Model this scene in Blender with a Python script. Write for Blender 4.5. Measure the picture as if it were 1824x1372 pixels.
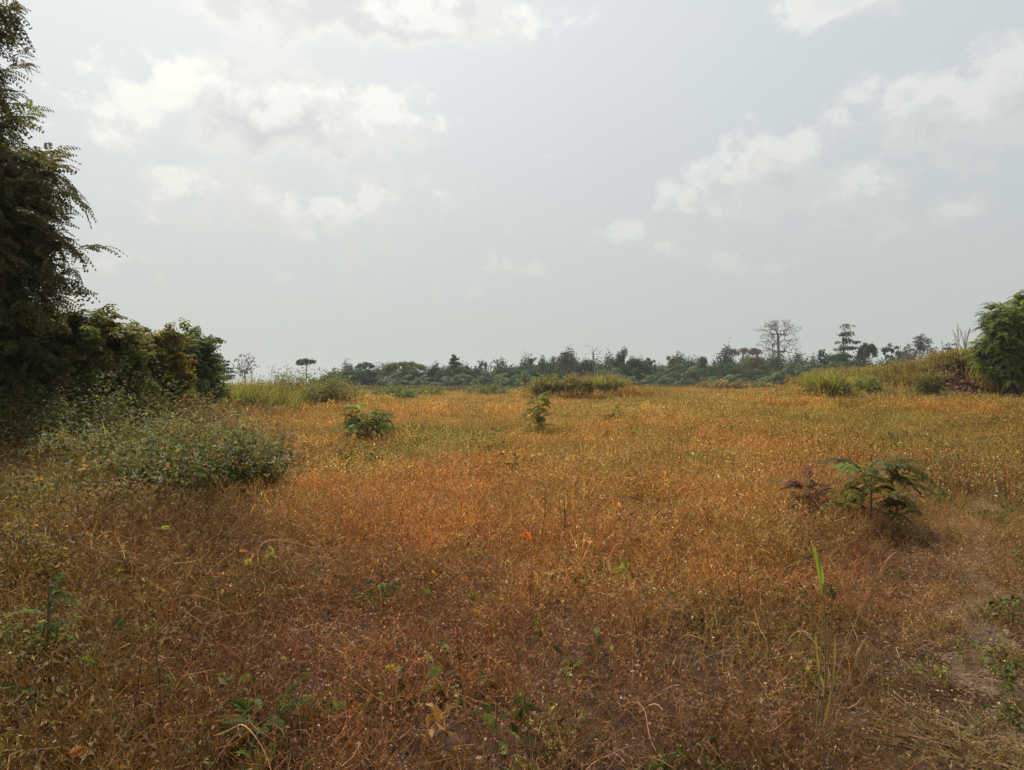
import bpy, math, random
import numpy as np
from math import radians, sin, cos, pi

R = np.random.default_rng(7)
scene = bpy.context.scene
for o in list(bpy.data.objects):
    bpy.data.objects.remove(o, do_unlink=True)
col0 = scene.collection

# ---------------------------------------------------------------- camera
F = 1352.0            # focal length in pixels of an 1824 wide picture
HY = 680.0            # row of the horizon
EYE = 1.6
cam_d = bpy.data.cameras.new('camera')
cam_d.sensor_width = 36.0
cam_d.lens = 36.0 * F / 1824.0
cam_d.clip_start = 0.05
cam_d.clip_end = 6000
cam = bpy.data.objects.new('camera', cam_d)
col0.objects.link(cam)
cam.location = (0, 0, EYE)
cam.rotation_euler = (radians(90) - math.atan((686 - HY) / F), 0, 0)
scene.camera = cam

# ---------------------------------------------------------------- sun, sky, exposure
SUN_EL, SUN_AZ = radians(50), radians(-24)      # azimuth from +Y, negative is left
sun_dir = np.array([sin(SUN_AZ) * cos(SUN_EL), cos(SUN_AZ) * cos(SUN_EL), sin(SUN_EL)])
sd = bpy.data.lights.new('sun', 'SUN')
sd.energy = 4.8
sd.angle = radians(0.8)
sd.color = (1.0, 0.93, 0.82)
sun = bpy.data.objects.new('sun', sd)
col0.objects.link(sun)
from mathutils import Vector
sun.rotation_euler = Vector(sun_dir).to_track_quat('Z', 'Y').to_euler()
sun.location = (-20, 40, 60)

vs = scene.view_settings
vs.view_transform = 'Standard'
vs.look = 'None'
vs.exposure = 0.0
vs.gamma = 1.0
vs.use_curve_mapping = False
cy = scene.cycles
cy.max_bounces = 6
cy.diffuse_bounces = 3
cy.glossy_bounces = 2
cy.transmission_bounces = 4
cy.volume_bounces = 0
cy.transparent_max_bounces = 8
cy.caustics_reflective = False
cy.caustics_refractive = False
cy.use_denoising = True
cy.denoising_prefilter = 'NONE'

world = bpy.data.worlds.new('World')
scene.world = world
world.use_nodes = True
nt = world.node_tree
nt.nodes.clear()


class NT:
    """small helper for node trees"""
    def __init__(s, t): s.t = t
    def n(s, typ, **kw):
        x = s.t.nodes.new(typ)
        for k, v in kw.items(): setattr(x, k, v)
        return x
    def put(s, sock, v):
        if isinstance(v, bpy.types.NodeSocket): s.t.links.new(v, sock)
        elif v is not None: sock.default_value = v
    def m(s, op, a, b=None, c=None, clamp=False):
        x = s.n('ShaderNodeMath', operation=op, use_clamp=clamp)
        s.put(x.inputs[0], a); s.put(x.inputs[1], b); s.put(x.inputs[2], c)
        return x.outputs[0]
    def v(s, op, a, b=None, sc=None):
        x = s.n('ShaderNodeVectorMath', operation=op)
        s.put(x.inputs[0], a); s.put(x.inputs[1], b)
        if sc is not None: s.put(x.inputs['Scale'], sc)
        return x.outputs['Value'] if op in ('LENGTH', 'DOT_PRODUCT') else x.outputs[0]
    def mix(s, f, a, b, mode='MIX'):
        x = s.n('ShaderNodeMix', data_type='RGBA', blend_type=mode)
        s.put(x.inputs[0], f); s.put(x.inputs[6], a); s.put(x.inputs[7], b)
        return x.outputs[2]
    def ramp(s, v, lo, hi, a=0.0, b=1.0, smooth=True):
        x = s.n('ShaderNodeMapRange', interpolation_type='SMOOTHSTEP' if smooth else 'LINEAR')
        s.put(x.inputs[0], v); s.put(x.inputs[1], lo); s.put(x.inputs[2], hi)
        s.put(x.inputs[3], a); s.put(x.inputs[4], b)
        return x.outputs[0]
    def noise(s, v, scale, detail=6, rough=0.55, dist=0.0):
        x = s.n('ShaderNodeTexNoise')
        s.put(x.inputs['Vector'], v)
        x.inputs['Scale'].default_value = scale
        x.inputs['Detail'].default_value = detail
        x.inputs['Roughness'].default_value = rough
        x.inputs['Distortion'].default_value = dist
        return x.outputs[0]


def pdir(px, py):
    v = np.array([(px - 912) / F, 1.0, (HY - py) / F])
    return v / np.linalg.norm(v)


# clouds: where each heap stands in the sky: px, py, half width, half height (in picture px), strength
CLOUDS = [
    (455, 205, 215, 75, 1.25), (340, 180, 110, 62, 1.1), (560, 205, 120, 75, 1.1), (190, 246, 80, 26, 0.8), (630, 235, 60, 50, .8),
    (600, 22, 270, 50, 1.3), (430, -20, 150, 60, 1.1), (800, 40, 60, 36, .8), (560, -50, 260, 80, 1.2),
    (420, 335, 150, 48, 0.78), (290, 310, 60, 26, 0.75), (650, 370, 110, 80, 0.82), (480, 395, 280, 70, 0.62), (290, 385, 110, 42, .7),
    (560, 470, 330, 60, 0.5), (700, 440, 80, 26, .6),
    (1720, 195, 170, 68, 1.0), (1830, 130, 90, 60, .9), (1640, 235, 100, 34, .78),
    (1370, 300, 100, 55, 0.88), (1400, 350, 200, 62, 0.8), (1280, 362, 90, 34, .75), (1105, 412, 60, 28, 0.66), (1500, 400, 230, 48, .62), (1690, 380, 110, 36, .62),
    (1540, 5, 110, 30, 1.0), (1280, 470, 300, 50, 0.45), (930, 480, 120, 30, 0.5),
]


def cloud_group(fine):
    g = bpy.data.node_groups.new('cloud_density', 'ShaderNodeTree')
    g.interface.new_socket('Vector', in_out='INPUT', socket_type='NodeSocketVector')
    g.interface.new_socket('Density', in_out='OUTPUT', socket_type='NodeSocketFloat')
    N = NT(g)
    gi = N.n('NodeGroupInput'); go = N.n('NodeGroupOutput')
    vec = gi.outputs[0]
    # wobble the direction so that the heaps get billowing outlines
    wob = N.n('ShaderNodeTexNoise'); N.put(wob.inputs['Vector'], vec)
    wob.inputs['Scale'].default_value = 9.0; wob.inputs['Detail'].default_value = 3 if fine else 1
    w = N.v('SCALE', N.v('SUBTRACT', wob.outputs['Color'], (.5, .5, .5)), sc=0.05)
    wv = N.v('ADD', vec, w)
    acc = None
    for (px, py, hw, hh, amp) in CLOUDS:
        c = pdir(px, py)
        d = N.v('SUBTRACT', wv, tuple(c))
        q = N.v('MULTIPLY', d, (F / hw, F / hw, F / hh))
        b = N.m('MULTIPLY', N.m('SUBTRACT', 1.0, N.m('MULTIPLY', N.v('LENGTH', q), 0.60)), amp)
        if acc is None: acc = b
        else:
            x = N.n('ShaderNodeMath', operation='SMOOTH_MAX'); N.put(x.inputs[0], acc); N.put(x.inputs[1], b); x.inputs[2].default_value = 0.12
            acc = x.outputs[0]
    # elsewhere in the sky: the same kind of broken cloud, from noise alone
    sep = N.n('ShaderNodeSeparateXYZ'); N.put(sep.inputs[0], vec)
    back = N.ramp(sep.outputs['Y'], 0.35, 0.75, 1.0, 0.0)
    far = N.m('MULTIPLY', N.m('SUBTRACT', N.noise(N.v('MULTIPLY', vec, (1, 1, 2)), 2.6, 2), 0.42), 4.2)
    far = N.m('MULTIPLY', far, back)
    acc = N.m('MAXIMUM', acc, far)
    f1 = N.noise(N.v('MULTIPLY', vec, (1, 1, 1.35)), 11.0, 8 if fine else 4, 0.68, 0.0)
    d = N.m('ADD', acc, N.m('MULTIPLY', N.m('SUBTRACT', f1, 0.48), 1.9))
    if fine:      # cauliflower edges
        vo = N.n('ShaderNodeTexVoronoi', feature='F1'); N.put(vo.inputs['Vector'], wv)
        vo.inputs['Scale'].default_value = 30.0
        d = N.m('ADD', d, N.m('MULTIPLY', N.m('SUBTRACT', 0.45, vo.outputs['Distance']), 0.35))
    N.put(go.inputs[0], d)
    return g


N = NT(nt)
tc = N.n('ShaderNodeTexCoord')
vec = tc.outputs['Generated']
sky = N.n('ShaderNodeTexSky', sky_type='NISHITA')
sky.sun_disc = False
sky.sun_elevation = SUN_EL
sky.sun_rotation = SUN_AZ
sky.air_density = 1.0
sky.dust_density = 4.0
sky.ozone_density = 1.0
sep = N.n('ShaderNodeSeparateXYZ'); N.put(sep.inputs[0], vec)
z = sep.outputs['Z']
hz = N.ramp(z, -0.02, 0.42, 0, 1)
haze_col = N.mix(hz, (6.4, 6.75, 6.5, 1), (7.3, 7.85, 8.15, 1))
glow = N.v('DOT_PRODUCT', vec, tuple(sun_dir))
gl = N.m('POWER', N.m('MAXIMUM', glow, 0.0), 5.0)
haze_col = N.mix(1.0, haze_col, N.mix(gl, (0.84, 0.84, 0.84, 1), (1.30, 1.26, 1.20, 1)), 'MULTIPLY')
base = N.mix(0.90, sky.outputs[0], haze_col)
c1 = N.n('ShaderNodeGroup'); c1.node_tree = cloud_group(True); N.put(c1.inputs[0], vec)
c2 = N.n('ShaderNodeGroup'); c2.node_tree = cloud_group(False)
N.put(c2.inputs[0], N.v('ADD', vec, (-0.014, 0.0, 0.040)))
den, den2 = c1.outputs[0], c2.outputs[0]
mask = N.ramp(den, 0.30, 0.66, 0, 1)
mask = N.m('MULTIPLY', mask, N.ramp(z, 0.02, 0.30, 0.25, 1.0))
edge = N.ramp(N.m('SUBTRACT', den, den2), -0.05, 0.5, 0, 1)
thin = N.ramp(den, 0.55, 1.05, 1, 0)
lit = N.m('MULTIPLY', N.m('ADD', N.m('MULTIPLY', edge, 0.8), N.m('MULTIPLY', thin, 0.55)), N.ramp(z, .05, .3, .6, 1), clamp=True)
ccol = N.mix(lit, (0.915, 0.90, 0.885, 1), (1.26, 1.20, 1.12, 1))
ccol = N.mix(1.0, base, ccol, 'MULTIPLY')
final = N.mix(mask, base, ccol)
bg = N.n('ShaderNodeBackground'); N.put(bg.inputs[0], final); bg.inputs[1].default_value = 0.1
out = N.n('ShaderNodeOutputWorld'); nt.links.new(bg.outputs[0], out.inputs[0])


# ---------------------------------------------------------------- tags
def tag(o, label=None, cat=None, group=None, kind=None):
    if label: o['label'] = label
    if cat: o['category'] = cat
    if group: o['group'] = group
    if kind: o['kind'] = kind
    return o


def thing(name, loc, label, cat, group=None, rz=0.0):
    o = bpy.data.objects.new(name, None)
    col0.objects.link(o)
    o.location = loc
    o.rotation_euler = (0, 0, rz)
    o.empty_display_size = 0.2
    return tag(o, label, cat, group)


# ---------------------------------------------------------------- materials
def foliage_mat(name, instanced=False, trans=0.35, rough=0.5, spec=0.35):
    m = bpy.data.materials.new(name); m.use_nodes = True
    t = m.node_tree; t.nodes.clear(); N = NT(t)
    a = N.n('ShaderNodeAttribute'); a.attribute_name = 'col'
    if instanced:
        b = N.n('ShaderNodeAttribute'); b.attribute_name = 'tint'; b.attribute_type = 'INSTANCER'
        tint = b.outputs['Color']
    else:
        b = N.n('ShaderNodeObjectInfo'); tint = b.outputs['Color']
    c = N.mix(1.0, a.outputs['Color'], tint, 'MULTIPLY')
    g = N.n('ShaderNodeNewGeometry')
    nz = N.noise(g.outputs['Position'], 23.0, 2)
    k = N.ramp(nz, 0.3, 0.7, 0.78, 1.2, False)
    c = N.mix(1.0, c, N.v('SCALE', (1, 1, 1), sc=k), 'MULTIPLY')
    p = N.n('ShaderNodeBsdfPrincipled')
    N.put(p.inputs['Base Color'], c)
    p.inputs['Roughness'].default_value = rough
    p.inputs['Specular IOR Level'].default_value = spec
    o = N.n('ShaderNodeOutputMaterial')
    if trans > 0:
        tr = N.n('ShaderNodeBsdfTranslucent')
        N.put(tr.inputs[0], N.mix(1.0, c, (1.35, 1.3, 0.75, 1), 'MULTIPLY'))
        mx = N.n('ShaderNodeMixShader'); mx.inputs[0].default_value = trans
        t.links.new(p.outputs[0], mx.inputs[1]); t.links.new(tr.outputs[0], mx.inputs[2])
        t.links.new(mx.outputs[0], o.inputs[0])
    else:
        t.links.new(p.outputs[0], o.inputs[0])
    return m


M_leaf = foliage_mat('leaf', False, 0.45, 0.6, 0.09)
M_leaf_i = foliage_mat('leaf_mass', True, 0.45, 0.6, 0.09)
M_dry = foliage_mat('dry_plant', False, 0.2, 0.65, 0.25)
M_dry_i = foliage_mat('dry_plant_mass', True, 0.22, 0.65, 0.25)


def bark_mat(name):
    m = bpy.data.materials.new(name); m.use_nodes = True
    t = m.node_tree; N = NT(t)
    p = t.nodes['Principled BSDF']
    a = N.n('ShaderNodeAttribute'); a.attribute_name = 'col'
    g = N.n('ShaderNodeNewGeometry')
    v = N.v('MULTIPLY', g.outputs['Position'], (1, 1, .25))
    nz = N.noise(v, 18.0, 5)
    c = N.mix(1.0, a.outputs['Color'], N.v('SCALE', (1, 1, 1), sc=N.ramp(nz, .3, .7, .55, 1.35, False)), 'MULTIPLY')
    N.put(p.inputs['Base Color'], c); p.inputs['Roughness'].default_value = 0.85
    b = N.n('ShaderNodeBump'); b.inputs['Strength'].default_value = .5; b.inputs['Distance'].default_value = .02
    N.put(b.inputs['Height'], nz); N.put(p.inputs['Normal'], b.outputs[0])
    return m


M_bark = bark_mat('bark')


# ---------------------------------------------------------------- terrain
def sst(x, a, b):
    t = np.clip((x - a) / (b - a), 0, 1)
    return t * t * (3 - 2 * t)


def gauss(x, y, cx, cy_, rx, ry):
    return np.exp(-((x - cx) / rx) ** 2 - ((y - cy_) / ry) ** 2)


def th(x, y):
    x = np.asarray(x, float); y = np.asarray(y, float)
    r = np.hypot(x, y)
    w = sst(r, 2, 12)
    h = w * (0.06 * np.sin(x * .31 + 1.3) * np.cos(y * .23) + .04 * np.sin(x * .9 + y * .6) + .03 * np.sin(y * 1.1 - x * .4))
    h = h * (1 - sst(r, 120, 200))
    h = h + 0.42 * sst(y, 16, 38) * sst(x, 1, 20) * (1 - sst(y, 80, 130))
    ed = 36.5 + 0.9 * np.sin(x * .7) + .5 * np.sin(x * 1.9)
    xb = x - .40 * np.maximum(y - 36, 0)
    h = h + 1.32 * sst(xb, 12.5, 16) * sst(y, ed, ed + 6.5) * (1 - sst(y, 70, 120)) * (0.75 + 0.35 * sst(x, 17, 30))
    h = h + 1.25 * gauss(x, y, 23.6, 40.5, 1.7, 1.9)
    h = h + 0.35 * gauss(x, y, 27, 44, 6, 5)
    h = h + 0.75 * gauss(x, y, 4.3, 50, 3.6, 2.6) + 0.5 * gauss(x, y, 6.6, 50, 2.2, 2.2)
    h = h + 0.45 * gauss(x, y, -9.6, 37, 3.2, 3)
    h = h + 0.25 * gauss(x, y, -9.5, 28, 3, 3)
    return h


def world_at(px, d):
    """ground point seen in column px at distance d along the view axis"""
    x = (px - 912) / F * d
    return np.array([x, d, float(th(x, d))])


def gp(px, py, zs=0.0):
    d = (EYE - zs) * F / (py - HY)
    for _ in range(6):
        p = world_at(px, d)
        d = (EYE - zs - p[2]) * F / (py - HY)
    return world_at(px, d)


def grid_coords(n, s, lim):
    t = np.linspace(-1, 1, n)
    return np.sinh(t * s) / math.sinh(s) * lim


def make_ground():
    gx = grid_coords(360, 5.2, 1150); gy = grid_coords(420, 5.2, 1150)
    gy = gy + 0
    X, Y = np.meshgrid(gx, gy, indexing='xy')
    Z = th(X, Y)
    V = np.stack([X, Y, Z], -1).reshape(-1, 3)
    ny, nx = X.shape
    i = np.arange(ny - 1)[:, None] * nx + np.arange(nx - 1)[None]
    Q = np.stack([i, i + 1, i + nx + 1, i + nx], -1).reshape(-1, 4)
    me = bpy.data.meshes.new('ground')
    me.from_pydata(V.tolist(), [], Q.tolist())
    me.shade_smooth()
    o = bpy.data.objects.new('ground', me); col0.objects.link(o)
    tag(o, kind='structure')
    m = bpy.data.materials.new('soil'); m.use_nodes = True
    t = m.node_tree; N = NT(t); p = t.nodes['Principled BSDF']
    g = N.n('ShaderNodeNewGeometry'); P = g.outputs['Position']
    sp = N.n('ShaderNodeSeparateXYZ'); N.put(sp.inputs[0], P)
    n1 = N.noise(P, 0.35, 6); n2 = N.noise(P, 9.0, 8, .65); n3 = N.noise(P, 60.0, 4, .7)
    c = N.mix(N.ramp(n1, .35, .65), (0.038, 0.020, 0.012, 1), (0.065, 0.034, 0.020, 1))
    c = N.mix(N.ramp(n2, .4, .75), c, (0.09, 0.054, 0.036, 1))
    c = N.mix(N.ramp(n3, .55, .8, 0, .5), c, (0.05, 0.03, 0.02, 1))
    # dry herbs too far away to tell apart
    dist = N.v('LENGTH', P)
    nf = N.noise(N.v('MULTIPLY', P, (1, .5, 1)), 0.12, 5)
    fc = N.mix(N.ramp(nf, .35, .65), (0.36, 0.20, 0.055, 1), (0.22, 0.19, 0.055, 1))
    fc = N.mix(N.ramp(n2, .3, .7, 0, .5), fc, (0.17, 0.11, 0.04, 1))
    c = N.mix(N.ramp(dist, 40, 85), c, fc)
    N.put(p.inputs['Base Color'], c)
    p.inputs['Roughness'].default_value = .95
    p.inputs['Specular IOR Level'].default_value = .1
    b = N.n('ShaderNodeBump'); b.inputs['Strength'].default_value = .9; b.inputs['Distance'].default_value = .03
    N.put(b.inputs['Height'], N.m('ADD', n2, N.m('MULTIPLY', n3, .4))); N.put(p.inputs['Normal'], b.outputs[0])
    me.materials.append(m)
    return o


make_ground()

PATH = np.array([(1.9, 0.8), (2.05, 2.4), (2.42, 3.8), (3.15, 5.15), (4.4, 7.2), (6.05, 9.8), (8.5, 13), (11.5, 17)])


def path_dist(x, y):
    x = np.asarray(x, float); y = np.asarray(y, float)
    best = np.full(x.shape, 1e9)
    for a, b in zip(PATH[:-1], PATH[1:]):
        d = b - a
        t = np.clip(((x - a[0]) * d[0] + (y - a[1]) * d[1]) / (d @ d), 0, 1)
        best = np.minimum(best, np.hypot(x - a[0] - t * d[0], y - a[1] - t * d[1]))
    return best


def make_path():
    t = np.linspace(0, 1, 90); k = np.linspace(0, 1, len(PATH))
    cx = np.interp(t, k, PATH[:, 0]); cy_ = np.interp(t, k, PATH[:, 1])
    for _ in range(6):
        cx[1:-1] = (cx[:-2] + 2 * cx[1:-1] + cx[2:]) / 4; cy_[1:-1] = (cy_[:-2] + 2 * cy_[1:-1] + cy_[2:]) / 4
    dx, dy = np.gradient(cx), np.gradient(cy_); L = np.hypot(dx, dy); nx, ny = dy / L, -dx / L
    V = []; Q = []; K = 9
    for i in range(90):
        w1 = .13 + .09 * sin(i * .7) + .05 * sin(i * 1.9); w2 = .13 + .08 * sin(i * .9 + 2) + .06 * sin(i * 2.3)
        for j in range(K):
            s = -w1 + (w1 + w2) * j / (K - 1)
            x, y = cx[i] + nx[i] * s, cy_[i] + ny[i] * s
            e = 1 - abs(j / (K - 1) - .5) * 2
            V.append((x, y, float(th(x, y)) + .012 - .012 * (e < .01) + .004))
    for i in range(89):
        for j in range(K - 1):
            a = i * K + j
            Q.append((a, a + 1, a + K + 1, a + K))
    me = bpy.data.meshes.new('path'); me.from_pydata(V, [], Q); me.shade_smooth()
    o = bpy.data.objects.new('path', me); col0.objects.link(o); tag(o, kind='structure')
    m = bpy.data.materials.new('trodden_soil'); m.use_nodes = True
    N = NT(m.node_tree); p = m.node_tree.nodes['Principled BSDF']
    g = N.n('ShaderNodeNewGeometry'); P = g.outputs['Position']
    n2 = N.noise(P, 14.0, 8, .7); n3 = N.noise(P, 90.0, 4, .7)
    c = N.mix(N.ramp(n2, .35, .7), (0.085, 0.055, 0.034, 1), (0.15, 0.10, 0.065, 1))
    c = N.mix(N.ramp(n3, .5, .8, 0, .6), c, (0.09, 0.055, 0.035, 1))
    N.put(p.inputs['Base Color'], c); p.inputs['Roughness'].default_value = .95
    b = N.n('ShaderNodeBump'); b.inputs['Strength'].default_value = .8; b.inputs['Distance'].default_value = .015
    N.put(b.inputs['Height'], n2); N.put(p.inputs['Normal'], b.outputs[0])
    me.materials.append(m)


make_path()


# ---------------------------------------------------------------- geometry helpers (all quads)
def unit(v):
    return v / np.maximum(np.linalg.norm(v, axis=-1, keepdims=True), 1e-9)


def rvec(rng, n):
    return unit(rng.normal(size=(n, 3)))


class Geo:
    def __init__(s):
        s.V = []; s.Q = []; s.C = []; s.n = 0
    def add(s, V, Q, C):
        s.V.append(V.astype(np.float32)); s.Q.append(Q.astype(np.int64) + s.n); s.C.append(C.astype(np.float32)); s.n += len(V)
    def leaves(s, c, d, nrm, L, W, col, fold=0.25, sag=0.15):
        """rhombic leaves from base point c along d, slightly folded"""
        n = len(c); d = unit(d); side = unit(np.cross(d, nrm)); up = unit(np.cross(side, d))
        L = np.broadcast_to(np.asarray(L, float).reshape(-1, 1), (n, 1)); W = np.broadcast_to(np.asarray(W, float).reshape(-1, 1), (n, 1))
        base = c
        tip = c + d * L - np.array([0, 0, 1]) * L * sag
        m = c + d * L * .48
        a = m + side * W * .5 + up * W * fold
        b = m - side * W * .5 + up * W * fold
        V = np.stack([base, a, tip, b], 1).reshape(-1, 3)
        Q = np.arange(n * 4).reshape(n, 4)
        s.add(V, Q, np.repeat(np.broadcast_to(col, (n, 3)), 4, 0))
    def ribbons(s, P, W, col, rng, side=None):
        """P (n,k,3) centre lines, W (n,k) or (k,) widths"""
        n, k = P.shape[:2]
        if side is None:
            t = unit(P[:, -1] - P[:, 0]); side = unit(np.cross(t, rvec(rng, n)))
        W = np.broadcast_to(W, (n, k))[..., None]
        a = P + side[:, None] * W * .5; b = P - side[:, None] * W * .5
        V = np.stack([a, b], 2).reshape(-1, 3)
        i = (np.arange(n)[:, None] * k + np.arange(k - 1)[None]) * 2
        Q = np.stack([i, i + 2, i + 3, i + 1], -1).reshape(-1, 4)
        s.add(V, Q, np.repeat(np.broadcast_to(col, (n, 3)), k * 2, 0))
    def tube(s, P, rad, col, sides=5):
        k = len(P)
        t = np.gradient(P, axis=0); t = unit(t)
        ref = np.array([0.3, 0.9, 0.1]) if abs(t[0][2]) > .6 else np.array([0, 0, 1.0])
        u = unit(np.cross(t, ref)); v = unit(np.cross(t, u))
        an = np.arange(sides) * 2 * pi / sides
        ring = P[:, None] + np.asarray(rad)[:, None, None] * (u[:, None] * np.cos(an)[None, :, None] + v[:, None] * np.sin(an)[None, :, None])
        V = ring.reshape(-1, 3)
        i = np.arange(k - 1)[:, None] * sides; j = np.arange(sides)[None]; jn = (j + 1) % sides
        Q = np.stack([i + j, i + jn, i + sides + jn, i + sides + j], -1).reshape(-1, 4)
        s.add(V, Q, np.broadcast_to(col, (len(V), 3)))
    def mesh(s, name, mat, smooth=False):
        V = np.concatenate(s.V); Q = np.concatenate(s.Q); C = np.concatenate(s.C)
        me = bpy.data.meshes.new(name)
        me.vertices.add(len(V)); me.vertices.foreach_set('co', V.ravel())
        me.loops.add(len(Q) * 4); me.loops.foreach_set('vertex_index', Q.ravel().astype(np.int32))
        me.polygons.add(len(Q)); me.polygons.foreach_set('loop_start', (np.arange(len(Q)) * 4).astype(np.int32))
        me.update(calc_edges=True)
        a = me.attributes.new('col', 'FLOAT_COLOR', 'POINT')
        a.data.foreach_set('color', np.concatenate([C, np.ones((len(C), 1), np.float32)], 1).ravel())
        if smooth: me.shade_smooth()
        me.materials.append(mat)
        return me
    def obj(s, name, mat, parent=None, smooth=False, color=(1, 1, 1), loc=None):
        o = bpy.data.objects.new(name, s.mesh(name, mat, smooth)); col0.objects.link(o)
        if parent: o.parent = parent
        if loc is not None: o.location = loc
        o.color = (*color, 1)
        return o


def jit(rng, base, n, lum=.25, hue=.08):
    """n colours around base"""
    k = np.exp(rng.normal(0, lum, (n, 1)))
    return np.array(base)[None] * k * (1 + rng.normal(0, hue, (n, 3)))


# ---------------------------------------------------------------- instanced masses
def unlinked(name, meshes):
    c = bpy.data.collections.new(name)
    for i, me in enumerate(meshes):
        o = bpy.data.objects.new('%s_%03d' % (name, i), me); c.objects.link(o)
    return c


def scatter(name, P, rot, scl, idx, tint, coll, parent=None, label=None, cat=None, kind='stuff'):
    n = len(P)
    me = bpy.data.meshes.new(name)
    me.vertices.add(n); me.vertices.foreach_set('co', np.asarray(P, np.float32).ravel())
    def at(nm, ty, key, arr):
        a = me.attributes.new(nm, ty, 'POINT'); a.data.foreach_set(key, np.ascontiguousarray(arr).ravel())
    at('rot', 'FLOAT_VECTOR', 'vector', np.asarray(rot, np.float32))
    scl = np.asarray(scl, np.float32)
    if scl.ndim == 1: scl = np.repeat(scl[:, None], 3, 1)
    at('scl', 'FLOAT_VECTOR', 'vector', scl)
    at('idx', 'INT', 'value', np.asarray(idx, np.int32))
    at('tint', 'FLOAT_COLOR', 'color', np.concatenate([np.asarray(tint, np.float32), np.ones((n, 1), np.float32)], 1))
    me.update()
    o = bpy.data.objects.new(name, me); col0.objects.link(o)
    if parent: o.parent = parent
    g = bpy.data.node_groups.new('scatter', 'GeometryNodeTree')
    g.interface.new_socket('Geometry', in_out='INPUT', socket_type='NodeSocketGeometry')
    g.interface.new_socket('Geometry', in_out='OUTPUT', socket_type='NodeSocketGeometry')
    N = NT(g); gi = N.n('NodeGroupInput'); go = N.n('NodeGroupOutput')
    ci = N.n('GeometryNodeCollectionInfo'); ci.inputs['Collection'].default_value = coll
    ci.inputs['Separate Children'].default_value = True; ci.inputs['Reset Children'].default_value = True
    def na(nm, ty):
        x = N.n('GeometryNodeInputNamedAttribute', data_type=ty); x.inputs[0].default_value = nm
        return [s_ for s_ in x.outputs if s_.enabled][0]
    ip = N.n('GeometryNodeInstanceOnPoints')
    L = g.links.new
    L(gi.outputs[0], ip.inputs['Points']); L(ci.outputs[0], ip.inputs['Instance'])
    ip.inputs['Pick Instance'].default_value = True
    L(na('idx', 'INT'), ip.inputs['Instance Index'])
    er = N.n('FunctionNodeEulerToRotation'); L(na('rot', 'FLOAT_VECTOR'), er.inputs[0]); L(er.outputs[0], ip.inputs['Rotation'])
    L(na('scl', 'FLOAT_VECTOR'), ip.inputs['Scale'])
    L(ip.outputs[0], go.inputs[0])
    md = o.modifiers.new('scatter', 'NODES'); md.node_group = g
    if parent is None: tag(o, label, cat, kind=kind)
    else: o['kind'] = kind
    return o


# ---------------------------------------------------------------- branching skeletons
def grow(trunk, targets, rng, step=.5, lift=.12, wander=.06, drop=.7):
    cap = len(trunk) + len(targets) * 8 + 10
    pos = np.zeros((cap, 3)); par = np.full(cap, -1, int); n = len(trunk)
    pos[:n] = trunk; par[1:n] = np.arange(n - 1)
    dt = np.min(np.linalg.norm(targets[:, None] - trunk[None], axis=2), 1)
    for ti in np.argsort(dt):
        t = targets[ti]; Pn = pos[:n]
        d = np.linalg.norm(Pn - t, axis=1)
        cost = d + drop * np.maximum(0, Pn[:, 2] - t[2] + .25 * d) + np.where(np.arange(n) < max(1, len(trunk) // 3), d * .6, 0)
        i = int(np.argmin(cost)); dd = d[i]
        m = int(np.clip(dd / step, 1, 7))
        p0 = pos[i]; ctl = (p0 + t) / 2 + np.array([0, 0, lift * dd]) + rng.normal(size=3) * wander * dd
        q = i
        for k in range(1, m + 1):
            s_ = k / m
            pos[n] = (1 - s_) ** 2 * p0 + 2 * s_ * (1 - s_) * ctl + s_ ** 2 * t
            if k < m: pos[n] += rng.normal(size=3) * wander * .3 * dd / m
            par[n] = q; q = n; n += 1
    return pos[:n], par[:n]


def skeleton_mesh(g, pos, par, r_root, r_tip, col, sides=5, flare=1.0):
    n = len(pos); w = np.zeros(n); kids = [[] for _ in range(n)]
    for i in range(n - 1, 0, -1): kids[par[i]].append(i)
    for i in range(n - 1, -1, -1):
        if not kids[i]: w[i] = 1
        if i: w[par[i]] += w[i]
    e = math.log(r_root / r_tip) / math.log(max(w[0], 2))
    r = r_tip * w ** e
    stack = [(0, None)]
    while stack:
        s0, p0 = stack.pop()
        ch = [s0]
        while kids[ch[-1]]:
            ks = sorted(kids[ch[-1]], key=lambda k: -w[k])
            for k in ks[1:]: stack.append((k, ch[-1]))
            ch.append(ks[0])
        pts = pos[ch]; rr = r[ch].copy()
        if p0 is not None:
            pts = np.concatenate([pos[p0][None], pts]); rr = np.concatenate([[min(r[p0], rr[0] * 1.15)], rr])
        else: rr[0] *= flare
        if len(pts) < 2: continue
        rr[-1] *= .5
        g.tube(pts, rr, np.array(col), sides if rr[0] > r_tip * 2.5 else 3)
    return r


def clump_leaves(g, rng, centres, radii, n, size, col, flat=1.0, lum=.22, shell=.55, clump_lum=.18, up=0.5):
    """leaf faces through the volume of lumps; every lump has its own slight hue"""
    k = len(centres); vol = np.prod(radii, 1) ** (2 / 3); idx = rng.choice(k, n, p=vol / vol.sum())
    u = rvec(rng, n); rad = (shell + (1 - shell) * rng.random(n)) * rng.random(n) ** .22
    rad *= 1 + rng.normal(0, .08, n)
    c = centres[idx] + u * radii[idx] * rad[:, None]
    nr = unit(u + rng.normal(size=(n, 3)) * .7 + np.array([0, 0, up]))
    d = unit(np.cross(nr, rvec(rng, n))); d[:, 2] -= .25
    ck = np.exp(rng.normal(0, clump_lum, (k, 1))) * (1 + rng.normal(0, .06, (k, 3)))
    colr = jit(rng, col, n, lum) * ck[idx]
    L = size * rng.uniform(.6, 1.4, n)
    g.leaves(c, d, nr, L, L * .62, colr)


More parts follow.
